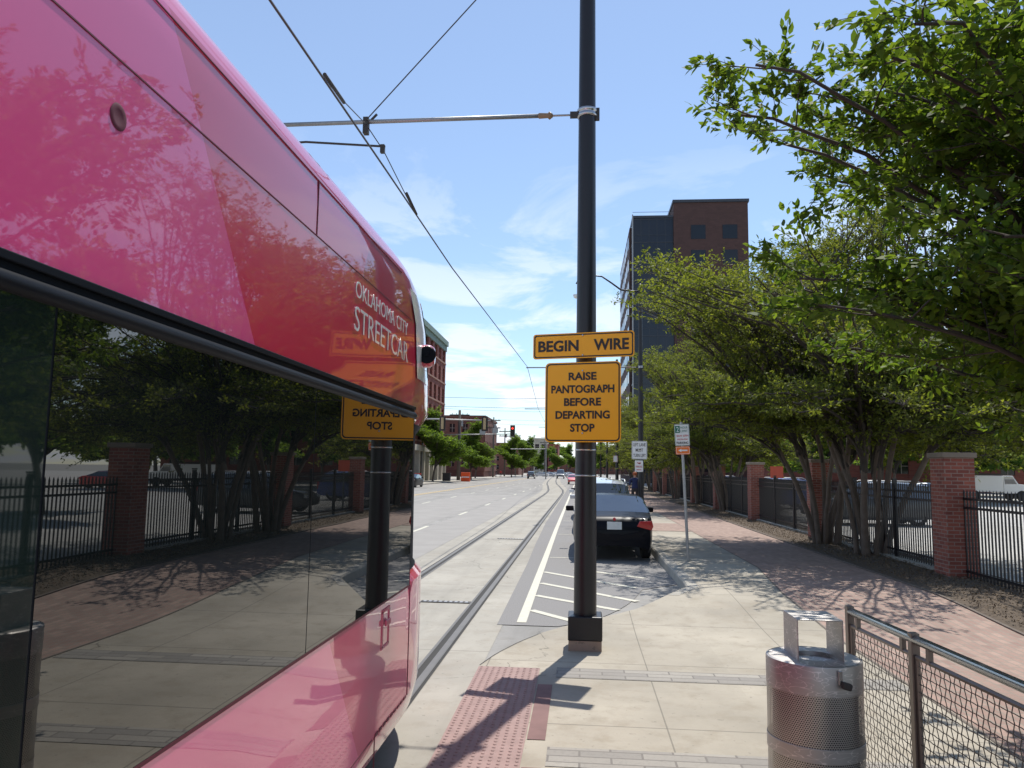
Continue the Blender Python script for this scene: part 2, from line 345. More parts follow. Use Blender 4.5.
# kerb with a rounded nose where the ramp begins
b = MB(); kr = []
for y in [11.6, 11.9, 12.3, 12.8, 13.4, 14] + list(np.arange(15, 60, 1.5)) + [80, 110, 200, 400]:
    x = interp(y, [(11.6, 1.26), (12.3, 1.64), (13, 1.66)]); t_ = hw(y) + .008
    kr.append([(x - .012, y, -.02), (x, y, t_ - .03), (x + .02, y, t_), (x + .17, y, t_), (x + .18, y, -.02)])
struct(b.grid(kr).build('kerb', M['kerb']))
# paver bands, tactile strip, small plates
b = MB()
for x0, x1, y0, y1 in ((-.22, 2.94, 7.35, 7.71), (-.22, 2.94, 5.2, 5.55), (-.22, 2.94, 2.9, 3.3)): b.quad((x0, y0, .008), (x1, y0, .008), (x1, y1, .008), (x0, y1, .008))
struct(b.build('paver_band', M['paver']))
b = MB(); b.quad((-.97, -8, .009), (-.38, -8, .009), (-.38, 7.65, .009), (-.97, 7.65, .009))
for i in range(10):
    for j in range(0, 95):
        cx_, cy_ = -.94 + i * .0595, 7.62 - j * .0595
        n = len(b.v); b.v += [(cx_ + r * math.cos(a), cy_ + r * math.sin(a), z) for r, z in ((.015, .0092), (.009, .0145)) for a in [k * math.pi / 3 for k in range(6)]]
        b.f += [(n + k, n + (k + 1) % 6, n + 6 + (k + 1) % 6, n + 6 + k) for k in range(6)] + [tuple(n + 6 + k for k in range(6))]
struct(b.build('tactile_paving', M['tactile']))
b = MB(); b.quad((-.37, 5.68, .0085), (-.24, 5.68, .0085), (-.24, 7.1, .0085), (-.37, 7.1, .0085)); b.quad((-.37, -8, .0085), (-.24, -8, .0085), (-.24, 5.16, .0085), (-.37, 5.16, .0085)); struct(b.build('red_paving_edge', M['redconc']))

# ------------------------------------------------------------ text helper
def text_mesh(txt, size, extrude=.001, offset=.0, space=1.0):
    cu = bpy.data.curves.new('t', 'FONT'); cu.body = txt; cu.size = size; cu.extrude = extrude; cu.offset = offset; cu.align_x = 'CENTER'; cu.space_character = space; cu.resolution_u = 4
    o = bpy.data.objects.new('t', cu); COL.objects.link(o); dg = bpy.context.evaluated_depsgraph_get(); dg.update()
    me = bpy.data.meshes.new_from_object(o.evaluated_get(dg)); bpy.data.objects.remove(o); bpy.data.curves.remove(cu)
    co_ = np.empty(len(me.vertices) * 3); me.vertices.foreach_get('co', co_); return me, co_.reshape(-1, 3)
def text(name, txt, mat, parent, O, U, V, w, h, offset=.0, space=1.0):
    """lettering fitted to w x h (cap height), centred on O, along U with up V (parent space)"""
    me, c = text_mesh(txt, 1., .001, offset, space); mn, mx = c.min(0), c.max(0)
    U, V = Vector(U).normalized(), Vector(V).normalized(); Nn = U.cross(V)
    u = (c[:, 0] - (mn[0] + mx[0]) / 2) / (mx[0] - mn[0]) * w; v = (c[:, 1] - (mn[1] + mx[1]) / 2) / (mx[1] - mn[1]) * h; n = np.where(c[:, 2] > 0, .001, -.001)
    P = np.outer(u, U) + np.outer(v, V) + np.outer(n, Nn) + np.array(O)
    me.vertices.foreach_set('co', P.ravel()); me.update(); me.materials.clear(); me.materials.append(mat); me.name = name
    o = bpy.data.objects.new(name, me); COL.objects.link(o); o.parent = parent; return o
def rrect(w, h, r, n=5):
    p = []
    for cx_, cy_, a0 in ((w / 2 - r, h / 2 - r, 0), (-w / 2 + r, h / 2 - r, 90), (-w / 2 + r, -h / 2 + r, 180), (w / 2 - r, -h / 2 + r, 270)):
        for k in range(n + 1): a = R(a0 + 90 * k / n); p.append((cx_ + r * math.cos(a), cy_ + r * math.sin(a)))
    return p
def signplate(name, mat, border, parent, O, U, w, h, r=.04, bw=.014, inset=.012, thick=.004):
    U = Vector(U).normalized(); V = Vector((0, 0, 1)); Nn = U.cross(V)
    O = Vector(O); fn = lambda u, v, d: O + U * u + V * v + Nn * d
    pl = MB().prism(rrect(w, h, r), lambda u, v, d: fn(u, v, d - thick), thick).build(name, mat, parent, world=False)
    if border:
        a = rrect(w - 2 * inset, h - 2 * inset, r * .85); c = rrect(w - 2 * inset - 2 * bw, h - 2 * inset - 2 * bw, r * .7); mb = MB()
        n = len(a); mb.v = [tuple(fn(u, v, .0015)) for u, v in a + c]; mb.f = [(i, (i + 1) % n, n + (i + 1) % n, n + i) for i in range(n)]
        mb.build('border', border, pl, world=False)
    return pl

# ------------------------------------------------------------ catenary pole with warning signs
PX, PY = .055, 8.6
def catenary_pole(x, y, z0, top, label, armx=None, armz=None, plinth=True, r0=.124, r1=.08, group=None):
    p = thing('catenary_pole', label, 'pole', (x, y, z0), group=group)
    if plinth:
        MB().box((x, y, z0 + .055), (.35, .35, .11)).build('grout_pad', M['grout'], p)
        MB().box((x, y, z0 + .235), (.365, .365, .25)).build('base_cover', M['pblack'], p, bevel=.012)
    pr = [(r0 + (r1 - r0) * t_, .3 + (top - .3) * t_) for t_ in (0, .2, .4, .6, .8, 1)]
    MB().lathe((x, y, z0), pr, n=12).build('shaft', M['pblack'], p, auto=40)
    MB().lathe((x, y, z0), [(r1 + .01, top), (r1 + .012, top + .02), (r1 * .6, top + .07), (.01, top + .09)], n=12).build('cap', M['pblack'], p, smooth=True)
    if armx is not None:
        rr = r0 + (r1 - r0) * (armz / top)
        MB().lathe((x, y, armz - .04), [(rr + .012, 0), (rr + .02, .01), (rr + .02, .03), (rr + .01, .04), (rr + .01, .055), (rr + .02, .065), (rr + .02, .09), (rr + .01, .1)], n=16).build('clamp', M['steel'], p, smooth=True)
        MB().box((x - rr - .05, y, armz), (.1, .04, .07)).build('clamp_lug', M['dark_iron'], p); MB().box((x + rr + .02, y, armz), (.05, .05, .14)).build('clamp_bolt', M['dark_iron'], p)
        MB().tube([(x - rr - .08, y, armz), (x - rr - .32, y, armz - .002)], .012).build('turnbuckle', M['galv'], p)
        MB().tube([(x - rr - .3, y, armz), (x - rr - .34, y, armz), (x - rr - .36, y, armz), (x - rr - .46, y, armz), (x - rr - .48, y, armz)], [.02, .05, .03, .035, .02]).build('insulator', M['insul'], p, smooth=True)
        MB().tube([(x - rr - .45, y, armz), (armx, y, armz - .03)], .026).build('arm', M['galv'], p, smooth=True)
    return p
M['grout'] = concrete('grout', (.33, .25, .2), stain=.5, crack=False); M['insul'] = plain('insulator', (.25, .17, .10), .5)
p1 = catenary_pole(PX, PY, 0, 10.2, 'tall black steel pole on a square base carrying the two orange warning signs', -3.7, 6.02, group='catenary poles along the tracks')
for z in (2.12, 1.84): MB().lathe((PX, PY, z), [(.118, 0), (.12, .002), (.12, .014), (.118, .016)], n=16).build('strap', M['steel'], p1, smooth=True)
su = Vector((math.cos(R(-14)), math.sin(R(-14)), 0)); sn = Vector((0, 0, 1))
def warn_sign(label, cz, w, h, lines, r):
    c = Vector((.015, 8.33, cz)); t_ = thing('warning_sign', label, 'sign', tuple(c))
    signplate('plate', M['orange'], M['black'], t_, (0, 0, 0), su, w, h, r)
    for txt, du, dz, tw, th in lines: text('lettering', txt, M['black'], t_, Vector((0, 0, dz)) + su * du - Vector((-su.y, su.x, 0)) * .003, su, sn, tw, th, .032)
    for dz in (-h * .3, h * .3): MB().box(c + Vector((.02, .07, dz)), (.3 if w > 1 else .22, .04, .035), rz=R(-14)).box(c + Vector((.03, .13, dz)), (.06, .1, .035)).build('bracket', M['steel'], t_)
    for dz in (-h * .3, h * .3): MB().lathe((c.x, c.y - .008, c.z + dz * 1.3), [(.009, .0), (.009, -.004), (.004, -.006)], n=10, ax='Y').build('bolt', M['steel'], t_)
    return t_
warn_sign('wide orange sign reading BEGIN WIRE, the upper one on the black pole', 3.26, 1.13, .28, [('BEGIN', -.275, 0, .46, .125), ('WIRE', .315, 0, .385, .125)], .03)
warn_sign('square orange sign reading RAISE PANTOGRAPH BEFORE DEPARTING STOP below the wide sign', 2.64, .84, .87,
          [('RAISE', 0, .28, .31, .088), ('PANTOGRAPH', 0, .14, .70, .088), ('BEFORE', 0, 0, .41, .088), ('DEPARTING', 0, -.14, .60, .088), ('STOP', 0, -.28, .27, .088)], .05)

# further catenary poles
def davit(p, x, y, z0):
    pts = [(x, y, z0), (x - .35, y, z0 + .02), (x - .8, y, z0 + .08), (x - 1.2, y, z0 + .38), (x - 1.6, y, z0 + .66), (x - 2.1, y, z0 + .72), (x - 2.55, y, z0 + .6), (x - 2.68, y, z0 + .35)]
    a = MB().tube(pts, [.045, .04, .04, .036, .034, .03, .028, .028]).build('lamp_arm', M['pblack'], p, smooth=True)
    l = MB().lathe((x - 2.68, y, z0 - .12), [(.16, 0), (.15, .1), (.09, .2), (.05, .3), (.03, .5)], n=14).build('lamp_head', M['pblack'], a, smooth=True, world=True)
    l.parent = p
    MB().lathe((x - 2.68, y, z0 - .28), [(.03, 0), (.1, .04), (.14, .16)], n=14).build('lamp_globe', M['white'], p, smooth=True)
    MB().lathe((x, y, z0 - .12), [(.09, 0), (.13, .06), (.13, .14), (.08, .22), (.03, .3), (.02, .42)], n=12).build('finial', M['pblack'], p, smooth=True)
for i, (x, y) in enumerate([(2.45, 32), (2.5, 54), (2.6, 77), (2.6, 101)]):
    lab = ['black street pole with a curved lamp arm carrying the white lane sign', 'black pole with a small white sign, next one beyond the lane sign pole', 'thin distant black pole, third along the right kerb', 'farthest thin black pole along the right kerb'][i]
    p = catenary_pole(x, y, .15, 9.5, lab, [-2.3, -3.95, -4.2, -5.2][i], 6.2, plinth=i < 2, r0=.12, r1=.075, group='catenary poles along the tracks')
    if i == 0: davit(p, x, y, 9.4)
t_ = thing('lane_sign', 'white sign reading LEFT LANE MUST TURN LEFT on the black lamp pole', 'sign', (2.38, 31.82, 2.77))
signplate('plate', M['white'], M['black'], t_, (0, 0, 0), (1, 0, 0), .62, .74, .04, .010, .014)
for s_, z, w in (('LEFT LANE', .22, .5), ('MUST', 0, .3), ('TURN LEFT', -.22, .5)): text('lettering', s_, M['black'], t_, (0, -.003, z), (1, 0, 0), (0, 0, 1), w, .13, .01)
MB().box((2.4, 31.86, 2.8), (.1, .1, .05)).build('bracket', M['steel'], t_)
M['sred'] = plain('sign_red', (.55, .03, .03), .5); M['sgreen'] = plain('sign_green', (.01, .16, .1), .5); M['sorange'] = plain('plaque_orange', (.85, .19, .03), .5)
t_ = thing('parking_sign', 'small white NO PARKING sign just under the left lane sign', 'sign', (2.36, 31.82, 2.12))
signplate('plate', M['white'], None, t_, (0, 0, 0), (1, 0, 0), .33, .46, .03)
for s_, z, w in (('NO', .13, .16), ('PARKING', -.02, .26)): text('lettering', s_, M['sred'], t_, (0, -.003, z), (1, 0, 0), (0, 0, 1), w, .08, .01)
b = MB().box((0, -.002, -.15), (.2, .002, .03)); b.build('arrow', M['sred'], t_, world=False); MB().box((.02, .04, .1), (.08, .08, .04)).build('bracket', M['steel'], t_, world=False)
t_ = thing('parking_sign', 'small white sign on the second black pole beyond the silver car', 'sign', (2.38, 53.8, 2.75))
signplate('plate', M['white'], M['sred'], t_, (0, 0, 0), (1, 0, 0), .3, .45, .02); MB().box((.05, .06, 0), (.1, .1, .04)).build('bracket', M['steel'], t_, world=False)

# parking sign on thin post
t_ = thing('parking_sign', 'thin steel post with a white and green two hour parking sign above an orange plaque', 'sign', (2.12, 15.7, .155)); t_.rotation_euler = (0, R(-2.4), 0)
MB().tube([(0, 0, -.05), (0, 0, 2.75)], .028, n=8).build('post', M['galv'], t_, world=False)
signplate('plate', M['white'], M['sgreen'], t_, (0, -.045, 2.49), (1, 0, 0), .29, .43, .02, .006, .006)
MB().box((-.085, -.049, 2.6), (.09, .003, .14)).build('limit_panel', M['sgreen'], t_, world=False)
text('lettering', '2', M['white'], t_, (-.085, -.052, 2.6), (1, 0, 0), (0, 0, 1), .05, .1)
for s_, x, z, w, h in (('HOUR', .045, 2.635, .14, .045), ('LIMIT', .045, 2.565, .14, .045), ('8AM', -.06, 2.47, .1, .04), ('6PM', .07, 2.47, .1, .04), ('MON-FRI', 0, 2.40, .2, .035)): text('lettering', s_, M['sgreen'] if z > 2.55 else M['sred'], t_, (x, -.049, z), (1, 0, 0), (0, 0, 1), w, h)
text('lettering', 'PARKING', M['black'], t_, (0, -.049, 2.33), (1, 0, 0), (0, 0, 1), .23, .05, .01)
signplate('orange_plaque', M['sorange'], M['white'], t_, (0, -.045, 2.18), (1, 0, 0), .28, .16, .02, .006, .01)
b = MB(); b.quad((-.09, -.0485, 2.18), (-.03, -.0485, 2.215), (-.03, -.0485, 2.145)); b.box((.03, -.0485, 2.18), (.12, .002, .028)); b.build('arrow', M['white'], t_, world=False)

# ------------------------------------------------------------ overhead wires
def wire(label, pts, r, cat='wire', name='overhead_wire', m='wirem', group='overhead wires above the street'):
    o = MB().tube(pts, r, n=5).build(name, M[m]); return tag(o, label, cat, group)
M['wirem'] = plain('wire', (.05, .045, .045), .5, .3)
wire('thick contact wire running the length of the track above the streetcar', [(-2.25, -25, 5.15), (-2.25, 5, 5.24), (-2.25, 8.5, 5.31), (-2.25, 13, 5.38), (-2.25, 32, 6.2), (-3.0, 54, 6.2), (-3.3, 77, 6.1), (-4.4, 101, 6.1), (-6.5, 160, 6.1)], .011)
wire('thin span cable rising from the bracket arm clamp towards the top of the picture', [(-2.56, 8.55, 6.0), (-1.25, 8.4, 7.37), (5.3, 7.65, 14.2)], .0075)
wire('short jumper cable beside the contact wire above the streetcar roof', [(-2.24, 6.2, 5.26), (-2.33, 7.0, 5.46), (-2.56, 8.55, 5.95), (-2.4, 8.8, 5.72), (-2.25, 9.8, 5.34)], .0065)
g_ = thing('arm_fitting', 'small clamp and steady arm hanging under the long grey bracket arm', 'bracket', (-2.57, 8.6, 5.95))
MB().box((-2.57, 8.6, 5.95), (.06, .08, .2)).tube([(-2.57, 8.6, 5.96), (-2.44, 8.59, 6.09)], .015).build('clamp', M['dark_iron'], g_)
MB().tube([(-3.5, 8.6, 5.76), (-3.3, 8.6, 5.77), (-2.33, 8.6, 5.69)], .014).box((-2.36, 8.6, 5.66), (.05, .05, .1)).build('steady_arm', M['dark_iron'], g_)
MB().tube([(-2.24, 6.2, 5.3), (-2.28, 6.6, 5.37), (-2.34, 7.05, 5.47)], .018).build('insulator', M['dark_iron'], g_)
MB().tube([(-2.27, 9.5, 5.45), (-2.22, 9.9, 5.3)], .018).build('insulator', M['dark_iron'], g_)
for i, (z, yy) in enumerate([(10.5, 88), (9.6, 90), (12.2, 130), (10.2, 134), (13.2, 170)]):
    wire(['lowest thin cable crossing the street beyond the signs', 'second thin cable crossing the street, just under another', 'middle thin cable over the street', 'thin cable low over the far street', 'farthest thin cable over the street'][i], [(-24, yy, z), (-16, yy, z - .35), (-8, yy, z - .5), (0, yy, z - .3), (10, yy, z + .3)], .02, group='thin cables crossing over the street')

# ------------------------------------------------------------ streetcar
CX = -2.35
def livery():
    m, nt, b_ = base('streetcar_livery'); t = NT(nt); X, Y, Z = t.sep.outputs
    d = t.m('SUBTRACT', Y, t.m('SUBTRACT', 4.31, t.m('MULTIPLY', Z, .79)))        # diagonal edge of the two pinks
    f = t.m('GREATER_THAN', d, 0.)
    col = t.mix(f, (.62, .055, .20), (.50, .006, .05))
    d2 = t.m('MULTIPLY', t.m('GREATER_THAN', t.m('SUBTRACT', Y, t.m('ADD', 2.0, t.m('MULTIPLY', Z, .6))), 0.), t.m('GREATER_THAN', Z, 2.85))
    col = t.mix(d2, col, (.36, .005, .035))
    low = t.m('LESS_THAN', Z, 1.2); col = t.mix(t.m('MULTIPLY', low, t.m('SUBTRACT', 1., f)), col, (.74, .125, .275)); col = t.mix(t.m('MULTIPLY', low, f), col, (.58, .06, .14))
    far = t.m('GREATER_THAN', Z, 3.12); col = t.mix(far, col, (.70, .13, .27))
    col = t.mix(t.m('MULTIPLY', t.m('MULTIPLY', t.m('LESS_THAN', Z, .75), t.step(t.noise(5, 5), .5, .8)), .3), col, (.35, .18, .18))
    t.L.new(col, b_.inputs['Base Color']); setp(b_, Roughness=.35, Coat_Weight=1., Coat_Roughness=.02, Coat_IOR=1.65)
    n = t.N.new('ShaderNodeBump'); n.inputs['Strength'].default_value = .035; n.inputs['Distance'].default_value = .05; t.L.new(t.noise(1.6, 2), n.inputs['Height']); t.L.new(n.outputs[0], b_.inputs['Coat Normal'])
    return m
M['livery'] = livery(); M['scglass'] = glassdark('streetcar_glass', (.006, .008, .008), 2.08, .008, .02)
M['scblack'] = plain('gloss_black_trim', (.007, .009, .013), .5, var=.1, IOR=1.18); M['seam'] = plain('panel_seam', (.10, .01, .025), .6)
M['doorglass'] = glassdark('door_glass', (.010, .017, .015), 1.55, .02)
M['shiny_white'] = plain('gloss_white', (.75, .76, .78), .2, Coat_Weight=1.)
sc = thing('streetcar', 'glossy pink and crimson streetcar with a long dark window band at the kerb', 'streetcar', (CX, -3, 0))
ROWS = [(.24, .10, 4.9, 6.5), (.32, .03, 5.0, 6.7), (.46, 0, 5.03, 6.85), (.8, 0, 5.03, 6.95), (1.16, 0, 5.03, 6.9), (1.24, .06, 5.03, 6.75), (2.14, .06, 5.0, 6.55), (2.28, 0, 5.0, 6.5), (2.5, 0, 4.98, 6.4), (2.85, 0, 4.9, 6.2), (3.0, 0, 4.75, 6.05),
        (3.1, .002, 4.65, 5.95), (3.16, .012, 4.55, 5.8), (3.2, .035, 4.45, 5.65), (3.24, .075, 4.35, 5.5), (3.28, .15, 4.3, 5.35), (3.31, .35, 4.2, 5.1), (3.33, .7, 4.1, 4.7), (3.335, 1.24, 4.0, 4.1)]
def scrow(z, ins, y0, yt, off=0, th0=0, th1=180, n=32, rear=True):
    a = 1.25 - ins + off; L_ = yt - y0 + off; pts = []; ex = interp(z, [(1.2, 2.15), (2.1, 2.1), (2.3, 3.0), (3.0, 3.0), (3.2, 2.4)])
    if rear: pts += [(CX + a + (ins if 1.2 < z < 2.25 else 0), y, z) for y in (-13.5, -8, -3, 0, 2.5, y0 - .1)]
    for k in range(n + 1):
        th = R(th0 + (th1 - th0) * k / n); c_, s_ = math.cos(th), max(0., math.sin(th))
        pts.append((CX + a * math.copysign(abs(c_) ** (2 / ex), c_), y0 + L_ * s_ ** (2 / ex), z))
    if rear: pts += [(CX - a - (ins if 1.2 < z < 2.25 else 0), y, z) for y in (y0 - .1, 2.5, 0, -3, -8, -13.5)]
    return pts
rows = [scrow(*r_) for r_ in ROWS]
b = MB().grid(rows); n = len(rows[0])
b.f.append(tuple([i * n for i in range(len(rows))] + [i * n + n - 1 for i in range(len(rows) - 1, -1, -1)]))
body = b.build('body', M['livery'], sc, auto=35)
# nose pieces a hair proud of the body
def nosepatch(name, z0, z1, th0, th1, m, off=.006, parent=sc):
    rs = []
    zz = [z0] + [r_[0] for r_ in ROWS if z0 < r_[0] < z1] + [z1]
    for z in zz:
        for a, c in zip(ROWS, ROWS[1:]):
            if a[0] <= z <= c[0]:
                t = (z - a[0]) / (c[0] - a[0]); q = [a[i] + (c[i] - a[i]) * t for i in range(4)]; break
        rs.append(scrow(z, q[1], q[2], q[3], off, th0, th1, 24, False))
    return MB().grid(rs).build(name, m, parent, smooth=True)
nosepatch('windscreen', 1.3, 2.45, 34, 146, M['scglass'], .012)
nosepatch('front_pillar', 1.22, 2.2, .2, 34, M['scblack'], .004)
nosepatch('white_cheek', 2.5, 3.05, .6, 14, M['shiny_white'], .006); nosepatch('white_brow', 2.56, 3.05, 14.2, 166, M['shiny_white'], .010)
# window panes, trim rails
X0 = CX + 1.25
cuts = [-13.2, -10.2, -7.2, -4.2, -1.6, 1.5, 3.11, 5.0]
for a, c in zip(cuts, cuts[1:]):
    for sg in (1, -1):
        x = CX + sg * 1.252
        MB().span(min(x, x - sg * .03), max(x, x - sg * .03), a + .004, c - .004, 1.155, 2.225).build('window', M['doorglass' if c == 1.5 else 'scglass'], sc)
for sg in (1, -1):
    x = CX + sg * 1.25
    MB().span(min(x, x + sg * .001), max(x, x + sg * .001), -13.3, 5.02, 1.153, 2.295).build('window_seal', M['scblack'], sc)
    MB().tube([(x - sg * .004, y, 2.246) for y in (-13.3, 0, 5.02)], .023, n=14).build('window_rail', M['scblack'], sc, smooth=True)
    MB().span(min(x, x + sg * .012), max(x, x + sg * .012), -13.3, 5.02, 2.283, 2.303).build('drip_rail', M['scblack'], sc, bevel=.003)
    b = MB()
    for z, h in ((2.855, .004), (3.092, .003)): b.span(x - .001 if sg > 0 else x - .0025, x + .0025 if sg > 0 else x + .001, -13.3, 4.55 if z > 3 else 4.85, z, z + h)
    for y in (3.03, -2.2, -7.4): b.span(x - .0025, x + .0025, y, y + .007, 2.861, 3.09)
    b.span(x - .0025, x + .0025, 5.03, 5.04, .46, 1.15); b.span(x - .0025, x + .0025, -9.5, 4.2, .455, .462); b.span(x - .0025, x + .0025, 4.25, 4.257, .3, .46)
    b.span(x - .0025, x + .0025, -13.3, 5.02, 1.142, 1.152)
    for k in range(9): b.span(x - .0025, x + .0025, 4.26 + k * .085, 4.32 + k * .085, .452, .47)
    b.build('panel_seam', M['seam'], sc)
b = MB()
for y0, y1, z0, z1 in ((4.33, 4.36, .9, 1.1), (4.48, 4.5, .9, 1.1), (4.33, 4.5, .89, .91), (4.33, 4.5, 1.09, 1.11)): b.span(X0 - .002, X0 + .004, y0, y1, z0, z1)
b.box((X0 + .012, 4.42, 1.03), (.012, .1, .03)); b.build('hatch_handle', M['livery'], sc, bevel=.002)
MB().lathe((X0 - .04, 1.66, 2.72), [(.0, .041), (.018, .0415), (.026, .043), (.033, .041)], n=20, ax='X', cap=False).build('marker_port', M['seam'], sc, smooth=True)
pod = MB().lathe((X0 - .01, 5.26, 2.68), [(.075, -.02), (.082, .03), (.078, .06), (.06, .085), (.0, .09)], n=20, ax='X').build('camera_pod', M['livery'], sc, smooth=True)
MB().lathe((X0 + .04, 5.19, 2.68), [(.0, -.012), (.055, -.012), (.062, -.004), (.06, .01)], n=18, ax='Y').box((X0 + .04, 5.172, 2.685), (.03, .01, .03)).build('camera_lens', M['scblack'], pod, world=False).location = (-CX, 3, 0)
for s_, y0, y1, zc, h in (('OKLAHOMA CITY', 3.60, 4.74, 2.772, .082), ('STREETCAR', 3.60, 4.76, 2.625, .122)):
    text('lettering', s_, M['shiny_white'], sc, (X0 + .0035 - CX, (y0 + y1) / 2 + 3, zc), (0, 1, 0), (0, 0, 1), y1 - y0, h, -.006)
for y in (-10, -1.5, 3.6):
    for yy in (y - .9, y + .9):
        for sg in (1, -1):
            w_ = MB().lathe((CX + sg * .72, yy, .3), [(.0, -.06), (.3, -.06), (.3, .03), (.33, .04), (.33, .06), (.0, .06)], n=24, ax='X').build('wheel', M['dark_iron'], sc, smooth=False)
MB().span(CX - 1.05, CX + 1.05, -13, 4.9, .2, .5).build('underframe', M['groove'], sc)
MB().span(CX - .9, CX + .9, -8, 1.5, 3.3, 3.6).build('roof_equipment', M['shiny_white'], sc, bevel=.06)

# ------------------------------------------------------------ litter bin
def perf():
    m, nt, b_ = base('perforated_steel'); t = NT(nt); tc = t.N.new('ShaderNodeTexCoord'); sp = t.N.new('ShaderNodeSeparateXYZ'); t.L.new(tc.outputs['Object'], sp.inputs[0])
    ang = t.m('ARCTAN2', sp.outputs[1], sp.outputs[0]); u = t.m('MULTIPLY', ang, .245 / .0125); v = t.m('DIVIDE', sp.outputs[2], .0125 * .8)
    row = t.m('MODULO', t.m('FLOOR', v), 2.); fu = t.m('SUBTRACT', t.m('FRACT', t.m('ADD', u, t.m('MULTIPLY', row, .5))), .5); fv = t.m('SUBTRACT', t.m('FRACT', v), .5)
    r = t.m('SQRT', t.m('ADD', t.m('MULTIPLY', fu, fu), t.m('MULTIPLY', fv, fv)))
    setp(b_, Metallic=.9, Roughness=.38); t.L.new(t.mix(t.noise(6, 4), (.44, .41, .38), (.52, .49, .45)), b_.inputs['Base Color'])
    t.L.new(t.m('GREATER_THAN', r, .31), b_.inputs['Alpha']); return m
def brushed():
    m, nt, b_ = base('scuffed_steel'); t = NT(nt)
    v = t.N.new('ShaderNodeTexVoronoi'); v.feature = 'DISTANCE_TO_EDGE'; v.inputs['Scale'].default_value = 3.2; mp = t.N.new('ShaderNodeMapping'); mp.inputs['Scale'].default_value = (1, 1, 3.2); mp.inputs['Rotation'].default_value = (.2, .3, 0)
    t.L.new(t.g.outputs['Position'], mp.inputs[0]); nn = t.N.new('ShaderNodeVectorMath'); nn.operation = 'ADD'; nz = t.N.new('ShaderNodeTexNoise'); nz.inputs['Scale'].default_value = 5; t.L.new(mp.outputs[0], nz.inputs[0]); t.L.new(mp.outputs[0], nn.inputs[0]); t.L.new(nz.outputs['Color'], nn.inputs[1]); t.L.new(nn.outputs[0], v.inputs['Vector'])
    sc_ = t.m('LESS_THAN', v.outputs['Distance'], .018)
    t.L.new(t.mix(t.m('MULTIPLY', sc_, .7), t.mix(t.noise(5, 5), (.40, .375, .355), (.52, .495, .47)), (.78, .73, .7)), b_.inputs['Base Color'])
    setp(b_, Metallic=.9); t.L.new(t.m('ADD', .38, t.m('MULTIPLY', t.noise(14, 5), .2)), b_.inputs['Roughness'])
    t.bump(t.noise(3.2, 3), .12, .03, b_); return m
M['perf'] = perf(); M['brushed'] = brushed()
BX, BY, BR = 1.255, 4.42, .245
bn = thing('litter_bin', 'round stainless steel litter bin with perforated sides and a square hooped top', 'litter bin', (BX, BY, 0))
c_ = (BX, BY, 0)
MB().lathe(c_, [(BR - .005, .02), (BR - .005, .06), (BR, .062), (BR, .16)], n=64, cap=False).build('base_ring', M['brushed'], bn, auto=30)
MB().lathe(c_, [(BR - .002, .15), (BR - .002, .46)], n=64, cap=False).build('perforated_panel', M['perf'], bn, auto=30)
MB().lathe(c_, [(BR, .45), (BR + .002, .452), (BR + .002, .52), (BR, .522)], n=64, cap=False).build('band', M['brushed'], bn, auto=30)
MB().lathe(c_, [(BR - .002, .51), (BR - .002, .80)], n=64, cap=False).build('perforated_panel', M['perf'], bn, auto=30)
MB().lathe(c_, [(BR, .775), (BR, .778), (BR, .915), (BR - .002, .922), (BR - .012, .927)], n=64, cap=False).build('shell', M['brushed'], bn, auto=30)
MB().lathe(c_, [(BR - .014, .926), (.17, .928), (.12, .926), (.118, .905), (.0, .9)], n=64, cap=False).build('lid', M['brushed'], bn, auto=30)
MB().lathe(c_, [(.215, .05), (.215, .86), (.0, .86)], n=40, cap=False).build('liner', M['rubber'], bn, smooth=True)
b = MB(); hx, hy = .115, .12; yc = BY; bl = .006
b.box((BX - hx, yc, 1.03), (bl, .28, .21)); b.box((BX + hx, yc, 1.03), (bl, .28, .21)); b.box((BX, yc, 1.137), (2 * hx + bl, .28, bl))
b.build('hood', M['brushed'], bn, bevel=.003)
MB().box((BX + .06, BY - BR - .004, .875), (.02, .008, .07)).build('hasp', M['steel'], bn, bevel=.002)
MB().box((BX + .085, BY - BR - .02, .84), (.05, .03, .035), ry=R(15)).build('padlock', M['dark_iron'], bn, bevel=.008)

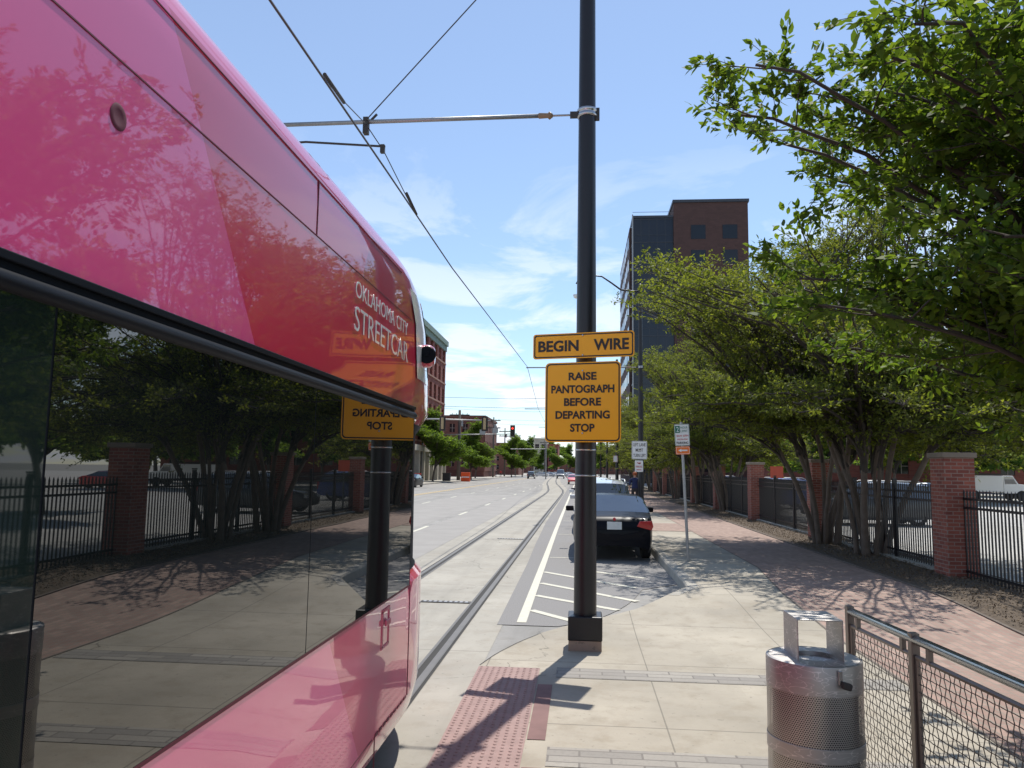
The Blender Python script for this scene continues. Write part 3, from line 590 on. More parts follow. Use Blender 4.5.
# ------------------------------------------------------------ railing with woven wire panels
def rxx(y): return 1.65 + (5.0 - y) * .07
rl = thing('railing', 'steel hand railing with woven wire mesh panels beside the litter bin', 'railing', (1.65, 5, 0))
M['meshm'] = plain('mesh_wire', (.17, .15, .13), .45, .75)
M['postm'] = plain('railing_post', (.23, .19, .16), .4, .75, var=.2, scale=5)
yps = [5.02, 4.235, 3.15, 2.1, 1.05, 0., -.5]
for y in yps:
    x = rxx(y); MB().box((x, y, .55), (.042, .05, 1.1)).box((x, y, .008), (.12, .12, .014)).build('post', M['postm'], rl, bevel=.003)
MB().tube([(rxx(y), y, 1.068) for y in (5.0, 2, -.47)], .024, n=12).build('top_rail', M['steel'], rl, smooth=True)
for ya, yb in zip(yps, yps[1:]):
    a, c = Vector((rxx(ya), ya - .035, 0)), Vector((rxx(yb), yb + .035, 0)); d = c - a; L_ = d.length; d.normalize(); nn = Vector((-d.y, d.x, 0))
    fr = MB()
    for z in (.985, .1): fr.tube([a + Vector((0, 0, z)), c + Vector((0, 0, z))], .013, n=6)
    for q in (a, c): fr.tube([q + Vector((0, 0, .1)), q + Vector((0, 0, .985))], .011, n=6)
    fr.build('mesh_frame', M['postm'], rl)
    for t_ in (.12, .88): MB().box(a + d * (L_ * t_) + Vector((0, 0, 1.015)), (.022, .035, .075)).build('bracket', M['postm'], rl)
    w = MB(); s_ = .043; nu, nv = int(L_ / s_), int(.88 / s_)
    for i in range(1, nu + 1):
        w.tube([a + d * (i * L_ / (nu + 1)) + d * (.001 * (1 if (i + j) % 2 else -1)) + nn * (.004 * (1 if (i + j) % 2 else -1)) + Vector((0, 0, .1 + j * .885 / (nv + 1))) for j in range(nv + 2)], .0024, n=4, cap=False)
    for j in range(1, nv + 1):
        w.tube([a + d * (i * L_ / (nu + 1)) + nn * (.004 * (-1 if (i + j) % 2 else 1)) + Vector((0, 0, .1 + j * .885 / (nv + 1) + .001 * (1 if (i + j) % 2 else -1))) for i in range(nu + 2)], .0024, n=4, cap=False)
    w.build('wire_mesh', M['meshm'], rl)

# ------------------------------------------------------------ brick pillars and iron fence
PYS = [-1.1, 6.6, 14.3, 22.0, 29.7, 37.4, 45.1, 52.8, 60.5, 68.2]
FX = 6.52
plab = ['', 'brick pillar nearest the camera side, beyond the railing', 'large brick pillar with a stone cap at the right, between the bare trunks and the open fence', 'brick pillar just left of the leaning multi stemmed tree trunks', 'brick pillar behind the red square sign, third from the right', 'brick pillar hidden behind the second clump of trunks', 'brick pillar left of the second clump of trunks', 'far brick pillar beyond the parking sign', 'very far brick pillar at the end of the walk', 'farthest brick pillar']
pil = None
for i, y in enumerate(PYS):
    if i in (0,): continue
    t_ = thing('brick_pillar', plab[i], 'pillar', (FX, y, hw(y)), group='brick pillars of the iron fence')
    MB().box((FX, y, hw(y) + 1.02), (.50, .56, 2.1)).build('shaft', M['brick'], t_, bevel=.006)
    MB().box((FX, y, hw(y) + 2.115), (.57, .63, .09)).build('stone_cap', M['cap'], t_, bevel=.01)
for i, (y0, y1) in enumerate(zip(PYS[1:], PYS[2:])):
    z = hw((y0 + y1) / 2 + 1) if y0 > 8 else hw(y1) * .5; x = FX + .05
    lab = ['black iron picket fence at the right edge, nearest section', 'black iron picket fence section behind the leaning tree trunks', 'black iron fence section left of the tree trunks', 'iron fence section between the third and fourth brick pillars', 'iron fence section behind the far trunks'][min(i, 4)] if i < 5 else ['iron fence section left of the far trunks', 'distant iron fence section', 'very distant iron fence section', 'farthest iron fence section'][min(i - 5, 3)]
    f_ = thing('iron_fence', lab, 'fence', (x, y0, z), group='iron fence panels between brick pillars')
    a, c = y0 + .29, y1 - .29
    if i == 0: c += .05
    b = MB()
    for zz in (.2, 1.27, 1.42): b.span(x - .02, x + .02, a, c, z + zz, z + zz + .04)
    b.build('rails', M['pblack'], f_)
    b = MB(); n = int((c - a) / .105)
    for k in range(n):
        y = a + (k + .5) * (c - a) / n; b.span(x - .0105, x + .0105, y - .0105, y + .0105, z + .07, z + 1.55)
        m_ = len(b.v); b.v += [(x - .011, y - .011, z + 1.55), (x + .011, y - .011, z + 1.55), (x + .011, y + .011, z + 1.55), (x - .011, y + .011, z + 1.55), (x, y, z + 1.61)]; b.f += [(m_ + q, m_ + (q + 1) % 4, m_ + 4) for q in range(4)]
    b.build('pickets', M['pblack'], f_)
    for k in (1, 2):
        y = a + k * (c - a) / 3; MB().box((x, y, z + .82), (.075, .075, 1.66)).box((x, y, z + 1.67), (.09, .09, .03)).build('post', M['pblack'], f_)
    tag(MB().span(x - .12, x + .14, y0 + .29, y1 - .29, z - .05, z + .075 + .002 * i).build('footing', M['kerb'], f_), None)

# ------------------------------------------------------------ trees
def leaves_mesh(name, P, D, size, seed, m, droop=.3, aspect=.5, hexa=False):
    """P leaf base points, D twig directions (n,3)"""
    r = np.random.default_rng(seed); n = len(P)
    d = D + r.normal(0, .75, (n, 3)); d[:, 2] -= droop * r.random(n); d /= np.linalg.norm(d, axis=1)[:, None]
    up = np.zeros((n, 3)); up[:, 2] = 1; up += r.normal(0, .55, (n, 3)); s = np.cross(d, up); s /= np.linalg.norm(s, axis=1)[:, None] + 1e-9
    nrm = np.cross(s, d); L_ = (size * (.65 + .6 * r.random(n)))[:, None]; w = L_ * aspect * .5
    if hexa: V = np.stack([P, P + d * L_ * .25 + s * w * .8 + nrm * L_ * .05, P + d * L_ * .6 + s * w * .85 + nrm * L_ * .05, P + d * L_, P + d * L_ * .6 - s * w * .85 + nrm * L_ * .05, P + d * L_ * .25 - s * w * .8 + nrm * L_ * .05], 1)
    else: V = np.stack([P, P + d * L_ * .45 + s * w + nrm * L_ * .06, P + d * L_, P + d * L_ * .45 - s * w + nrm * L_ * .06], 1)
    K = V.shape[1]; V = V.reshape(-1, 3); me = bpy.data.meshes.new(name)
    me.vertices.add(K * n); me.vertices.foreach_set('co', V.ravel().astype(np.float32)); me.loops.add(K * n); me.loops.foreach_set('vertex_index', np.arange(K * n, dtype=np.int32))
    me.polygons.add(n); me.polygons.foreach_set('loop_start', np.arange(0, K * n, K, dtype=np.int32)); me.polygons.foreach_set('loop_total', np.full(n, K, np.int32)); me.update(calc_edges=True)
    at = me.attributes.new('shade', 'FLOAT', 'FACE'); at.data.foreach_set('value', np.clip(r.normal(.45, .28, n), 0, 1).astype(np.float32)); me.materials.append(m); return me
def tree_parts(seed, stems=7, L0=2.1, r0=.075, spread=(8, 34), levels=4, kids=(4, 4, 4, 3), ratio=.74, per=28, leaf=.09, mleaf='leaf_a', mbark='bark', up=.18, ang=(18, 48), inside=None, zmin=2.2, stemrad=.22, twl=1.0, flat=1.):
    r = random.Random(seed); tr = MB(); tw = MB(); LP = []; LD = []
    def grow(p, d, L_, rad, lv):
        pts = [p.copy()]; q = p.copy(); dd = d.copy(); n = 5 if lv == 0 else 4
        for i in range(n):
            dd = (dd + Vector((r.gauss(0, .09), r.gauss(0, .09), r.gauss(0, .07) + up * .12))).normalized(); q = q + dd * L_ / n; pts.append(q.copy())
        if lv > 0 and q.z < zmin and lv >= 2: return
        if inside and lv >= 2 and not inside(q): return
        re = rad * (.68 if lv == 0 else .5)
        (tr if lv <= 1 else tw).tube(pts, [rad + (re - rad) * i / n for i in range(n + 1)], n=8 if lv == 0 else (5 if lv <= 2 else 3), cap=False)
        if lv >= levels - 1:
            m = per if lv == levels else per // 2
            for k in range(m):
                t_ = (k + r.random()) / m * n; i = min(int(t_), n - 1); LP.append(pts[i].lerp(pts[i + 1], t_ - i) + Vector((r.gauss(0, .03), r.gauss(0, .03), r.gauss(0, .03)))); LD.append((pts[i + 1] - pts[i]).normalized())
        if lv == levels: return
        k = kids[lv]
        for c in range(k):
            t_ = 1. if c == 0 else (.35 + .6 * c / k if lv else .55 + .42 * c / k); i = min(int(t_ * n), n - 1); st = pts[i].lerp(pts[i + 1], t_ * n - i)
            base_ = (pts[i + 1] - pts[i]).normalized(); ax = base_.orthogonal().normalized(); ax.rotate(Matrix.Rotation(r.random() * 6.28, 3, base_))
            nd = base_.copy(); nd.rotate(Matrix.Rotation(R(r.uniform(*ang) * (.45 if c == 0 else 1)), 3, ax)); nd.z += up * (.2 if lv > 1 else .6)
            if lv >= 2: nd.z *= flat
            nd.normalize()
            grow(st, nd, L_ * ratio * r.uniform(.8, 1.15) * (twl if lv == levels - 1 else 1), re * (.95 if c == 0 else .72), lv + 1)
    for k in range(stems):
        a = 6.283 * (k + r.uniform(-.3, .3)) / stems; tl = R(r.uniform(*spread)); rr = stemrad * r.uniform(.5, 1.1)
        grow(Vector((rr * math.cos(a), rr * math.sin(a), -.1)), Vector((math.sin(tl) * math.cos(a), math.sin(tl) * math.sin(a), math.cos(tl))), L0 * r.uniform(.85, 1.2), r0 * r.uniform(.7, 1.25), 0)
    P, D = np.array([tuple(x) for x in LP]), np.array([tuple(x) for x in LD])
    return tr, tw, P, D
def dome_parts(seed, env, zlo, zhi, stems=8, rs=.09, zs=2.6, tilt=(4, 20), boughs=60, side=10, twigs=5, lpt=16, sl=.9, tl=.36, inner=.55, stemrad=.25, flat=.45, zpow=1., thick=1., low=0):
    """vase of stems that carries boughs out to points inside an envelope radius env(z)"""
    r = random.Random(seed); tr = MB(); tw = MB(); LP = []; LD = []; tops = []
    for k in range(stems):
        a = 6.283 * (k + r.uniform(-.35, .35)) / stems; tl_ = R(r.uniform(*tilt)); h = zs * r.uniform(.85, 1.35); rr = stemrad * r.uniform(.35, 1.15); rad = rs * r.uniform(.65, 1.2)
        pts = []; q = Vector((rr * math.cos(a), rr * math.sin(a), -.15)); d = Vector((math.sin(tl_) * math.cos(a), math.sin(tl_) * math.sin(a), math.cos(tl_)))
        for j in range(8): pts.append(q.copy()); d = (d + Vector((r.gauss(0, .06) + .035 * math.cos(a), r.gauss(0, .06) + .035 * math.sin(a), 0))).normalized(); q = q + d * h / 7
        tr.tube(pts, [rad * (1.25 if j == 0 else 1 - .05 * j) for j in range(8)], n=9, cap=False); tops.append((a, pts, rad, d.copy()))
    for i in range(boughs):
        a = 2.39996 * i + r.uniform(-.3, .3); fz = ((i * .618) % 1.) ** zpow; fz = fz * .28 if i % 5 < low else fz; z = zlo + (zhi - zlo) * fz; rho = env(z) * math.sqrt(r.uniform(inner ** 2, 1.)); E_ = Vector((rho * math.cos(a), rho * math.sin(a), z + r.uniform(-.25, .25)))
        st = min(tops, key=lambda t: abs(math.remainder(t[0] - a, 6.2832)) + r.uniform(0, .5)); pts0 = st[1]; k = r.randint(5, 7) if fz < .5 else 7; S0 = pts0[k]; d0 = (pts0[k] - pts0[k - 1]).normalized()
        L_ = (E_ - S0).length; out = Vector((math.cos(a), math.sin(a), 0)); C1 = S0 + d0 * L_ * .35 + Vector((0, 0, .04 * L_ * fz)); C2 = E_ - (out * .8 + Vector((0, 0, .35 * fz))) * L_ * .28
        n = 12; P = []
        for j in range(n + 1):
            t = j / n; P.append(S0 * (1 - t) ** 3 + C1 * 3 * t * (1 - t) ** 2 + C2 * 3 * t * t * (1 - t) + E_ * t ** 3 + Vector((r.gauss(0, .025), r.gauss(0, .025), r.gauss(0, .025))))
        r0_ = min(st[2] * .5, thick * (.014 * L_ + .012)); tw.tube(P, [r0_ * (1 - .8 * j / n) + .003 for j in range(n + 1)], n=5, cap=False)
        for q in range(side):
            t = .28 + .72 * (q + r.random()) / side; j = min(int(t * n), n - 1); B = P[j].lerp(P[j + 1], t * n - j); T = (P[j + 1] - P[j]).normalized()
            az = r.uniform(0, 6.283); dv = (T * .55 + Vector((math.cos(az), math.sin(az), r.uniform(-.5, .8) * flat))).normalized(); sl_ = sl * r.uniform(.55, 1.2) * (1.15 - .45 * t)
            Q = [B]; dd = dv.copy()
            for m in range(4): dd = (dd + Vector((r.gauss(0, .13), r.gauss(0, .13), r.gauss(.03, .1)))).normalized(); Q.append(Q[-1] + dd * sl_ / 4)
            tw.tube(Q, [.007, .006, .005, .004, .003], n=3, cap=False)
            for w in range(twigs):
                u = .25 + .75 * (w + r.random()) / twigs; j = min(int(u * 4), 3); B2 = Q[j].lerp(Q[j + 1], u * 4 - j); az = r.uniform(0, 6.283)
                dv = (dd * .6 + Vector((math.cos(az), math.sin(az), r.uniform(-.5, .7) * flat))).normalized(); e = B2 + dv * tl * r.uniform(.6, 1.2); tw.tube([B2, B2.lerp(e, .5) + Vector((0, 0, .01)), e], [.0035, .0028, .0018], n=3, cap=False)
                for g in range(lpt): v = (g + r.random()) / lpt; LP.append(B2.lerp(e, v) + Vector((r.gauss(0, .025), r.gauss(0, .025), r.gauss(0, .02)))); LD.append(dv)
    return tr, tw, np.array([tuple(x) for x in LP]), np.array([tuple(x) for x in LD])
def make_tree(name, label, loc, seed, group=None, rz=0, scale=1, leaf=.09, mleaf='leaf_a', mbark='bark', droop=.3, **k):
    tr, tw, P, D = (dome_parts if 'env' in k else tree_parts)(seed, **k); t_ = thing(name, label, 'tree', loc, rz, group); t_.scale = (scale,) * 3
    tr.build('trunk', M[mbark], t_, smooth=True, world=False); tw.build('branches', M['bark_d'], t_, smooth=True, world=False)
    o = bpy.data.objects.new('crown', leaves_mesh('crown', P, D, leaf, seed, M[mleaf], droop, .5, mleaf == 'leaf_b')); COL.objects.link(o); o.parent = t_
    print('TREE', label[:30], 'leaves', len(P), 'ext', P.min(0).round(1), P.max(0).round(1)); return t_
G1 = 'crape myrtles along the walk'
def envA(z): return interp(z, [(2.2, 4.2), (3.2, 5.1), (4.5, 5.3), (6.0, 5.2), (7.5, 4.8), (9.2, 3.0)])
def envB(z): return interp(z, [(2.2, 4.0), (3.2, 4.7), (4.5, 4.9), (6.0, 5.0), (7.5, 4.8), (9.2, 3.2)])
tA = make_tree('crape_myrtle', 'right one of two large multi stemmed trees left of the big brick pillar', (6.3, 17.7, .17), 11, G1, leaf=.088, env=envA, zlo=2.2, zhi=9.3, thick=.75, boughs=205, side=9, twigs=4, lpt=12, rs=.078, zs=3.0, stems=8, zpow=.85, inner=.3, low=2, stemrad=.3, tilt=(2, 10), flat=.6)
tB = make_tree('crape_myrtle', 'left one of two large multi stemmed trees left of the big brick pillar', (6.1, 20.3, .17), 12, G1, leaf=.092, env=envB, zlo=2.1, zhi=9.4, thick=.75, boughs=205, side=9, twigs=4, lpt=12, rs=.072, zs=3.0, stems=8, zpow=.85, inner=.3, low=2, stemrad=.3, tilt=(2, 10), flat=.6)
tlab = ['multi stemmed tree in the second clump beyond the parking sign', 'slimmer tree left of the second clump', 'tree behind the lane sign, further along the walk', 'distant tree of the row along the walk', 'more distant tree of the row along the walk', 'small far tree of the row above the silver cars', 'farthest tree of the row on the right']
for i, (x, y, s_, rz) in enumerate([(6.5, 35.8, .95, 1.1), (6.45, 43, .9, 2.3), (6.4, 52, .95, 3.9), (6.5, 62, 1, .7), (6.5, 73, 1, 5.2), (6.5, 86, 1, 1.9), (7, 102, 1.1, 2.9)]):
    c = dup(tA if i % 2 else tB); c.location = (x, y, .16); c.rotation_euler = (0, 0, rz); c.scale = (s_,) * 3; c['label'] = tlab[i]
# near tree whose trunk is outside the frame on the right
def ins0(p): return True
def envN(z): return interp(z, [(2.3, 3.0), (2.8, 3.3), (3.2, 3.5), (3.7, 3.65), (4.2, 3.75), (5.0, 3.65), (6.0, 3.0), (7.2, 1.6)])
tN = make_tree('shade_tree', 'near leafy tree reaching in over the walk from the top right corner', (4.75, 4.75, .0), 23, None, leaf=.07, mleaf='leaf_b', droop=.6, env=envN, zlo=2.45, zhi=6.8, thick=.42, boughs=230, side=11, twigs=5, lpt=25, rs=.07, stems=4, zs=1.9, tilt=(6, 18), sl=.75, tl=.3, inner=.3, flat=.8, stemrad=.15, zpow=1.2, low=2)

# ------------------------------------------------------------ cars
def carpaint(name, c, metal=.0): return plain(name, c, .35, metal, var=.04, IOR=1.2 if sum(c) < .1 else 1.5, Coat_Weight=.08 if sum(c) < .1 else 1., Coat_Roughness=.03)
def make_car(label, loc, rz, paint, kind='sedan', name='parked_car', group='cars parked along the right kerb'):
    """length along +Y (front), origin at centre of the footprint"""
    t_ = thing(name, label, 'car', loc, rz, group)
    if kind == 'sedan': L_, W_, st = 4.75, 1.80, [(-2.375, .34, .60, .60), (-2.34, .2, .86, .86), (-2.2, .17, .92, .93), (-1.75, .18, .95, .98), (-1.62, .22, .94, 1.0), (-.75, .2, .92, 1.31), (-.3, .2, .91, 1.345), (.25, .2, .90, 1.34), (.75, .2, .89, 1.24), (1.2, .2, .92, .99), (1.35, .21, .91, .94), (1.9, .25, .8, .84), (2.25, .3, .66, .7), (2.375, .4, .52, .54)]; g0, g1 = -1.62, 1.2
    elif kind == 'estate': L_, W_, st = 4.8, 1.82, [(-2.4, .45, .7, .7), (-2.37, .36, 1.0, 1.0), (-2.3, .3, 1.02, 1.06), (-2.26, .28, 1.02, 1.1), (-2.0, .26, 1.01, 1.5), (-1.2, .22, .99, 1.6), (-.3, .2, .98, 1.62), (.25, .2, .97, 1.58), (.75, .2, .96, 1.4), (1.25, .2, .95, 1.03), (1.4, .21, .94, .98), (1.95, .25, .85, .9), (2.3, .3, .7, .74), (2.4, .42, .55, .57)]; g0, g1 = -2.26, 1.25
    else: L_, W_, st = 5.6, 1.95, [(-2.8, .5, .9, .9), (-2.78, .4, 1.35, 1.35), (-2.72, .36, 1.36, 1.38), (-2.68, .35, 1.36, 1.42), (-2.55, .33, 1.36, 2.0), (-1, .3, 1.35, 2.1), (.2, .3, 1.33, 2.1), (.7, .3, 1.3, 2.05), (1.1, .3, 1.25, 1.8), (1.5, .3, 1.2, 1.3), (1.7, .31, 1.15, 1.2), (2.3, .35, 1.05, 1.1), (2.7, .4, .85, .9), (2.8, .5, .7, .72)]; g0, g1 = -2.68, 1.5
    hwid = W_ / 2; rows = []
    for y, zb, zs, zr in st:
        e = 1 - .16 * abs(2 * y / L_) ** 4; w = hwid * e; gh = zr - zs
        wr = w * (.93 if gh < .1 else .93 - .30 * min(1, gh / .6) * .62)
        zm = zb + (zs - zb) * .5
        half = [(w * .93, zb), (w * .985, zb + (zs - zb) * .15), (w, zm), (w * .985, zs - .07), (w * .94, zs), (wr + (w * .94 - wr) * .12, zr - gh * .12 if gh > .1 else zr - .005), (wr * .85, zr + (.012 if gh > .1 else .002)), (wr * .4, zr + .03 if gh > .1 else zr + .012), (0, zr + (.035 if gh > .1 else .015))]
        rows.append([(x, y, z) for x, z in half] + [(-x, y, z) for x, z in half[-2::-1]])
    b = MB(); b.v = [p for r_ in rows for p in r_]; m = len(rows[0]); gl = MB(); gl.v = list(b.v)
    for i in range(len(rows) - 1):
        y0, y1 = st[i][0], st[i + 1][0]
        for j in range(m - 1):
            f = (i * m + j, i * m + j + 1, (i + 1) * m + j + 1, (i + 1) * m + j)
            gz = st[i][3] - st[i][2] > .1 or st[i + 1][3] - st[i + 1][2] > .1
            side = j in (4, m - 6); top = 5 <= j <= m - 7
            roofseg = min(st[i][3], st[i + 1][3]) > max(s_[3] for s_ in st) - .14
            (gl if (gz and (side or (top and not roofseg))) else b).f.append(f)
    b.f.append(tuple(range(m))); b.f.append(tuple((len(rows) - 1) * m + j for j in range(m)))
    bo = b.build('body', paint, t_, world=False, auto=32); sb = bo.modifiers.new('s', 'SUBSURF'); sb.levels = 1; sb.render_levels = 1
    gb = gl.build('windows', M['carglass'], t_, world=False, auto=50); gb.scale = (1.002, 1, 1.001)
    # pillars
    for sg in (1, -1):
        pz = MB()
        for y in (-.1,): pz.box((sg * (hwid * .83), y, (st[6][2] + st[6][3]) / 2 - .02), (.03, .07, st[6][3] - st[6][2] - .05), ry=R(-sg * 18))
        pz.build('door_pillar', M['pblack'], t_, world=False)
    wy = L_ / 2 * .62; rad = .33 if kind != 'van' else .38
    for sx_ in (1, -1):
        for y in (-wy, wy):
            xw = sx_ * (hwid - .18)
            wh = MB().lathe((xw, y, rad), [(.19, -.1), (rad - .03, -.105), (rad, -.08), (rad, .08), (rad - .03, .105), (.19, .1)], n=22, ax='X', cap=False).build('wheel', M['rubber'], t_, world=False, smooth=True)
            MB().lathe((xw, y, rad), [(.0, .085 * sx_), (.06, .09 * sx_), (.12, .07 * sx_), (.2, .095 * sx_), (.215, .09 * sx_)], n=22, ax='X', cap=False).build('rim', M['rim'], wh, world=False, smooth=True)
        mz = st[8][2] + .07; mr = MB().box((sx_ * (hwid + .09), .62, mz), (.2, .1, .13)); mr.build('mirror', paint if kind != 'x' else paint, t_, world=False, bevel=.03)
    zb = st[2][2]; ry_ = -L_ / 2
    for sx_ in (1, -1):
        e = hwid * .86
        if kind == 'sedan': pr = [(sx_ * (e - .30), .74), (sx_ * (e + .0), .66), (sx_ * (e + .05), .74), (sx_ * (e + .02), .86), (sx_ * (e - .24), .85)]
        else: pr = [(sx_ * (e - .14), .62), (sx_ * (e + .0), .62), (sx_ * (e + .0), 1.05), (sx_ * (e - .1), 1.05)]
        tl = MB().prism(pr, lambda u, v, w: (u, ry_ + .04 - .055 + w + abs(abs(u) - hwid * .5) * .12, v), .12).build('tail_light', M['tail'], t_, world=False, bevel=.01)
        MB().box((sx_ * hwid * .72, L_ / 2 - .1, st[-2][2] - .02), (.36, .16, .12), rz=R(-sx_ * 22)).build('head_light', M['headl'], t_, world=False, bevel=.03)
    if kind == 'sedan':
        MB().box((.0, ry_ + .0, .75), (.31, .02, .16)).build('number_plate', M['plate'], t_, world=False)
        MB().lathe((0, ry_ + .012, .885), [(0, 0), (.033, .004), (.036, .012)], n=16, ax='Y').build('badge', M['tail'], t_, world=False)
        MB().box((0, ry_ + .005, .665), (1.5, .012, .012)).box((0, ry_ + .03, .44), (1.1, .04, .10)).build('bumper_trim', M['scblack'], t_, world=False)
    else:
        MB().box((.0, ry_ - .005, .66), (.31, .02, .16)).build('number_plate', M['plate'], t_, world=False)
        for sg in (1, -1): MB().tube([(sg * hwid * .66, -1.9, st[5][3] - .08), (sg * hwid * .66, -1.6, st[5][3] + .05), (sg * hwid * .66, .1, st[6][3] + .03), (sg * hwid * .66, .4, st[6][3] - .06)], .02).build('roof_rail', M['galv'], t_, world=False, smooth=True)
    return t_
black_p = carpaint('car_black', (.004, .0045, .008)); silver_p = carpaint('car_silver', (.5, .52, .54), .4); white_p = carpaint('car_white', (.75, .75, .73)); dark_p = carpaint('car_dark', (.04, .045, .05)); red_p = carpaint('car_red', (.6, .03, .02)); blue_p = carpaint('car_blue', (.02, .08, .35))
make_car('black sedan nearest the pole with a red tail light and pale number plate', (.72, 19.1, 0), 0, black_p)
make_car('silver estate car with roof rails in front of the black sedan', (.74, 25.6, 0), 0, silver_p, 'estate')
make_car('dark car with a white roof edge third in the kerbside row', (.62, 32.6, 0), 0, white_p, 'estate')
make_car('dark car fourth in the kerbside row, mostly hidden', (.6, 39.5, 0), 0, dark_p)
make_car('bright red car farthest in the right kerbside row, beside the bend of the rails', (-.95, 110, 0), R(180), red_p, 'sedan')
far = 'distant cars down the street'
make_car('dark car driving far down the street, left of the white cars', (-10.9, 172, 0), 0, dark_p, 'estate', 'distant_car', far)
for i in range(5): make_car(['white car nearest in the far row of parked cars', 'silver car second in the far row of parked cars', 'white car in the middle of the far parked row', 'silver car fourth in the far parked row', 'white car at the far right of the far parked row'][i], (-11.8 + i * 1.9, 232 + i * 6, 0), R(80), white_p if i % 2 == 0 else silver_p, 'sedan', 'distant_car', far)
make_car('grey pickup sized car coming down the right lane near the bend of the tracks', (-4.7, 182, 0), R(180), dark_p, 'van', 'distant_car', far)
make_car('dark car parked at the left kerb just past the streetcar nose', (-17.1, 77.5, 0), 0, black_p, 'sedan', 'parked_car', 'cars at the left kerb')
lot = 'vehicles in the car park behind the fence'
make_car('silver car behind the fence left of the large brick pillar', (26.2, 62, .03), R(70), silver_p, 'sedan', 'parked_car', lot)
make_car('red car at the right edge behind the iron fence', (34.5, 58, .03), R(95), red_p, 'sedan', 'parked_car', lot)
make_car('white van deep in the car park, mirrored in the streetcar window', (40, 45, .03), R(100), white_p, 'van', 'parked_van', lot)
make_car('dark blue car behind the fence left of the second tree clump', (9.8, 60, .03), R(90), blue_p, 'estate', 'parked_car', lot)
make_car('bright blue car behind the fence right of the second tree clump', (10.4, 44, .03), R(90), blue_p, 'estate', 'parked_car', lot)
make_car('dark car behind the fence panel left of the leaning trunks', (11.0, 31, .03), R(90), dark_p, 'estate', 'parked_car', lot)
ut = thing('utility_truck', 'white utility truck with box side lockers behind the fence right of the pillar', 'truck', (32.5, 66, .03))
MB().box((32.0, 66, 1.35), (3.0, 2.0, 1.3)).build('locker_body', M['white'], ut, bevel=.03); MB().box((32, 66, 2.1), (3.0, 1.9, .12)).build('ladder_rack', M['dark_iron'], ut)
b = MB(); b.prism([(0, .6), (2.2, .6), (2.2, 1.25), (1.15, 1.35), (.75, 2.0), (0, 2.0)], lambda u, v, w: (33.55 + u, 65.05 + w, v), 1.9).build('cab', M['white'], ut, bevel=.04)
b = MB(); b.prism([(.1, 1.35), (1.0, 1.35), (.7, 1.9), (.1, 1.9)], lambda u, v, w: (33.55 + u, 65.03 + w, v), .012).build('cab_window', M['carglass'], ut)
for x in (31.3, 34.9):
    for y in (65.1, 66.9): MB().lathe((x, y, .42), [(.0, -.1), (.4, -.1), (.42, 0), (.4, .1), (0, .1)], n=18, ax='Y').build('wheel', M['rubber'], ut)

# red square sign and sheds behind the fence
t_ = thing('square_sign', 'red square sign above the fence beside the third brick pillar', 'sign', (8.1, 33, 0.03))
MB().tube([(8.1, 33, 0), (8.1, 33, 2.15)], .03).build('post', M['galv'], t_); MB().span(7.83, 8.35, 32.94, 32.96, 1.72, 2.2).build('plate', plain('faded_red', (.6, .1, .05), .6), t_)
# ------------------------------------------------------------ person
def person(label, loc, rz, shirt, trousers, hair, height=1.72, name='person', group=None):
    t_ = thing(name, label, 'person', loc, rz, group); s_ = height / 1.75
    J = [((0, 0, .95), .15), ((0, 0, 1.15), .145), ((0, .01, 1.35), .165), ((0, 0, 1.47), .07), ((0, .01, 1.54), .055), ((0, .02, 1.62), .088), ((0, .015, 1.7), .072),
         ((.1, 0, .88), .095), ((.11, .06, .5), .062), ((.12, -.02, .1), .042), ((.12, .13, .04), .038), ((-.1, 0, .88), .095), ((-.11, .16, .52), .062), ((-.12, .16, .12), .042), ((-.12, .31, .06), .038),
         ((.2, 0, 1.41), .062), ((.25, -.04, 1.14), .042), ((.26, .04, .9), .03), ((.26, .07, .8), .028), ((-.2, 0, 1.41), .062), ((-.25, .02, 1.14), .042), ((-.25, .14, .93), .03), ((-.25, .19, .84), .028)]
    E_ = [(0, 1), (1, 2), (2, 3), (3, 4), (4, 5), (5, 6), (0, 7), (7, 8), (8, 9), (9, 10), (0, 11), (11, 12), (12, 13), (13, 14), (2, 15), (15, 16), (16, 17), (17, 18), (2, 19), (19, 20), (20, 21), (21, 22)]
    me = bpy.data.meshes.new('body'); me.from_pydata([tuple(c * s_ for c in j[0]) for j in J], E_, []); o = bpy.data.objects.new('body', me); COL.objects.link(o)
    o.modifiers.new('k', 'SKIN'); sv = me.skin_vertices[0].data
    for i, j in enumerate(J): sv[i].radius = (j[1] * s_, j[1] * s_ * (.72 if i < 3 else 1))
    sv[0].use_root = True; u = o.modifiers.new('s', 'SUBSURF'); u.levels = u.render_levels = 2
    dg = bpy.context.evaluated_depsgraph_get(); dg.update(); m2 = bpy.data.meshes.new_from_object(o.evaluated_get(dg)); bpy.data.objects.remove(o)
    m2.name = 'body'; m2.materials.clear()
    skin = plain('skin', (.5, .3, .22), .6)
    for q in (skin, shirt, trousers, M['rubber']): m2.materials.append(q)
    for p in m2.polygons:
        z = p.center.z / s_; ax = abs(p.center.x / s_)
        p.material_index = 3 if z < .1 else (2 if z < .97 and ax < .2 else (1 if z < 1.49 and (z > 1.1 or ax < .2) else 0)); p.use_smooth = True
    bo = bpy.data.objects.new('body', m2); COL.objects.link(bo); bo.parent = t_
    MB().lathe((0, -.01 * s_, 1.66 * s_), [(.098 * s_, -.06), (.105 * s_, .02), (.085 * s_, .08), (.0, .115)], n=16).build('hair', hair, t_, world=False, smooth=True)
    return t_
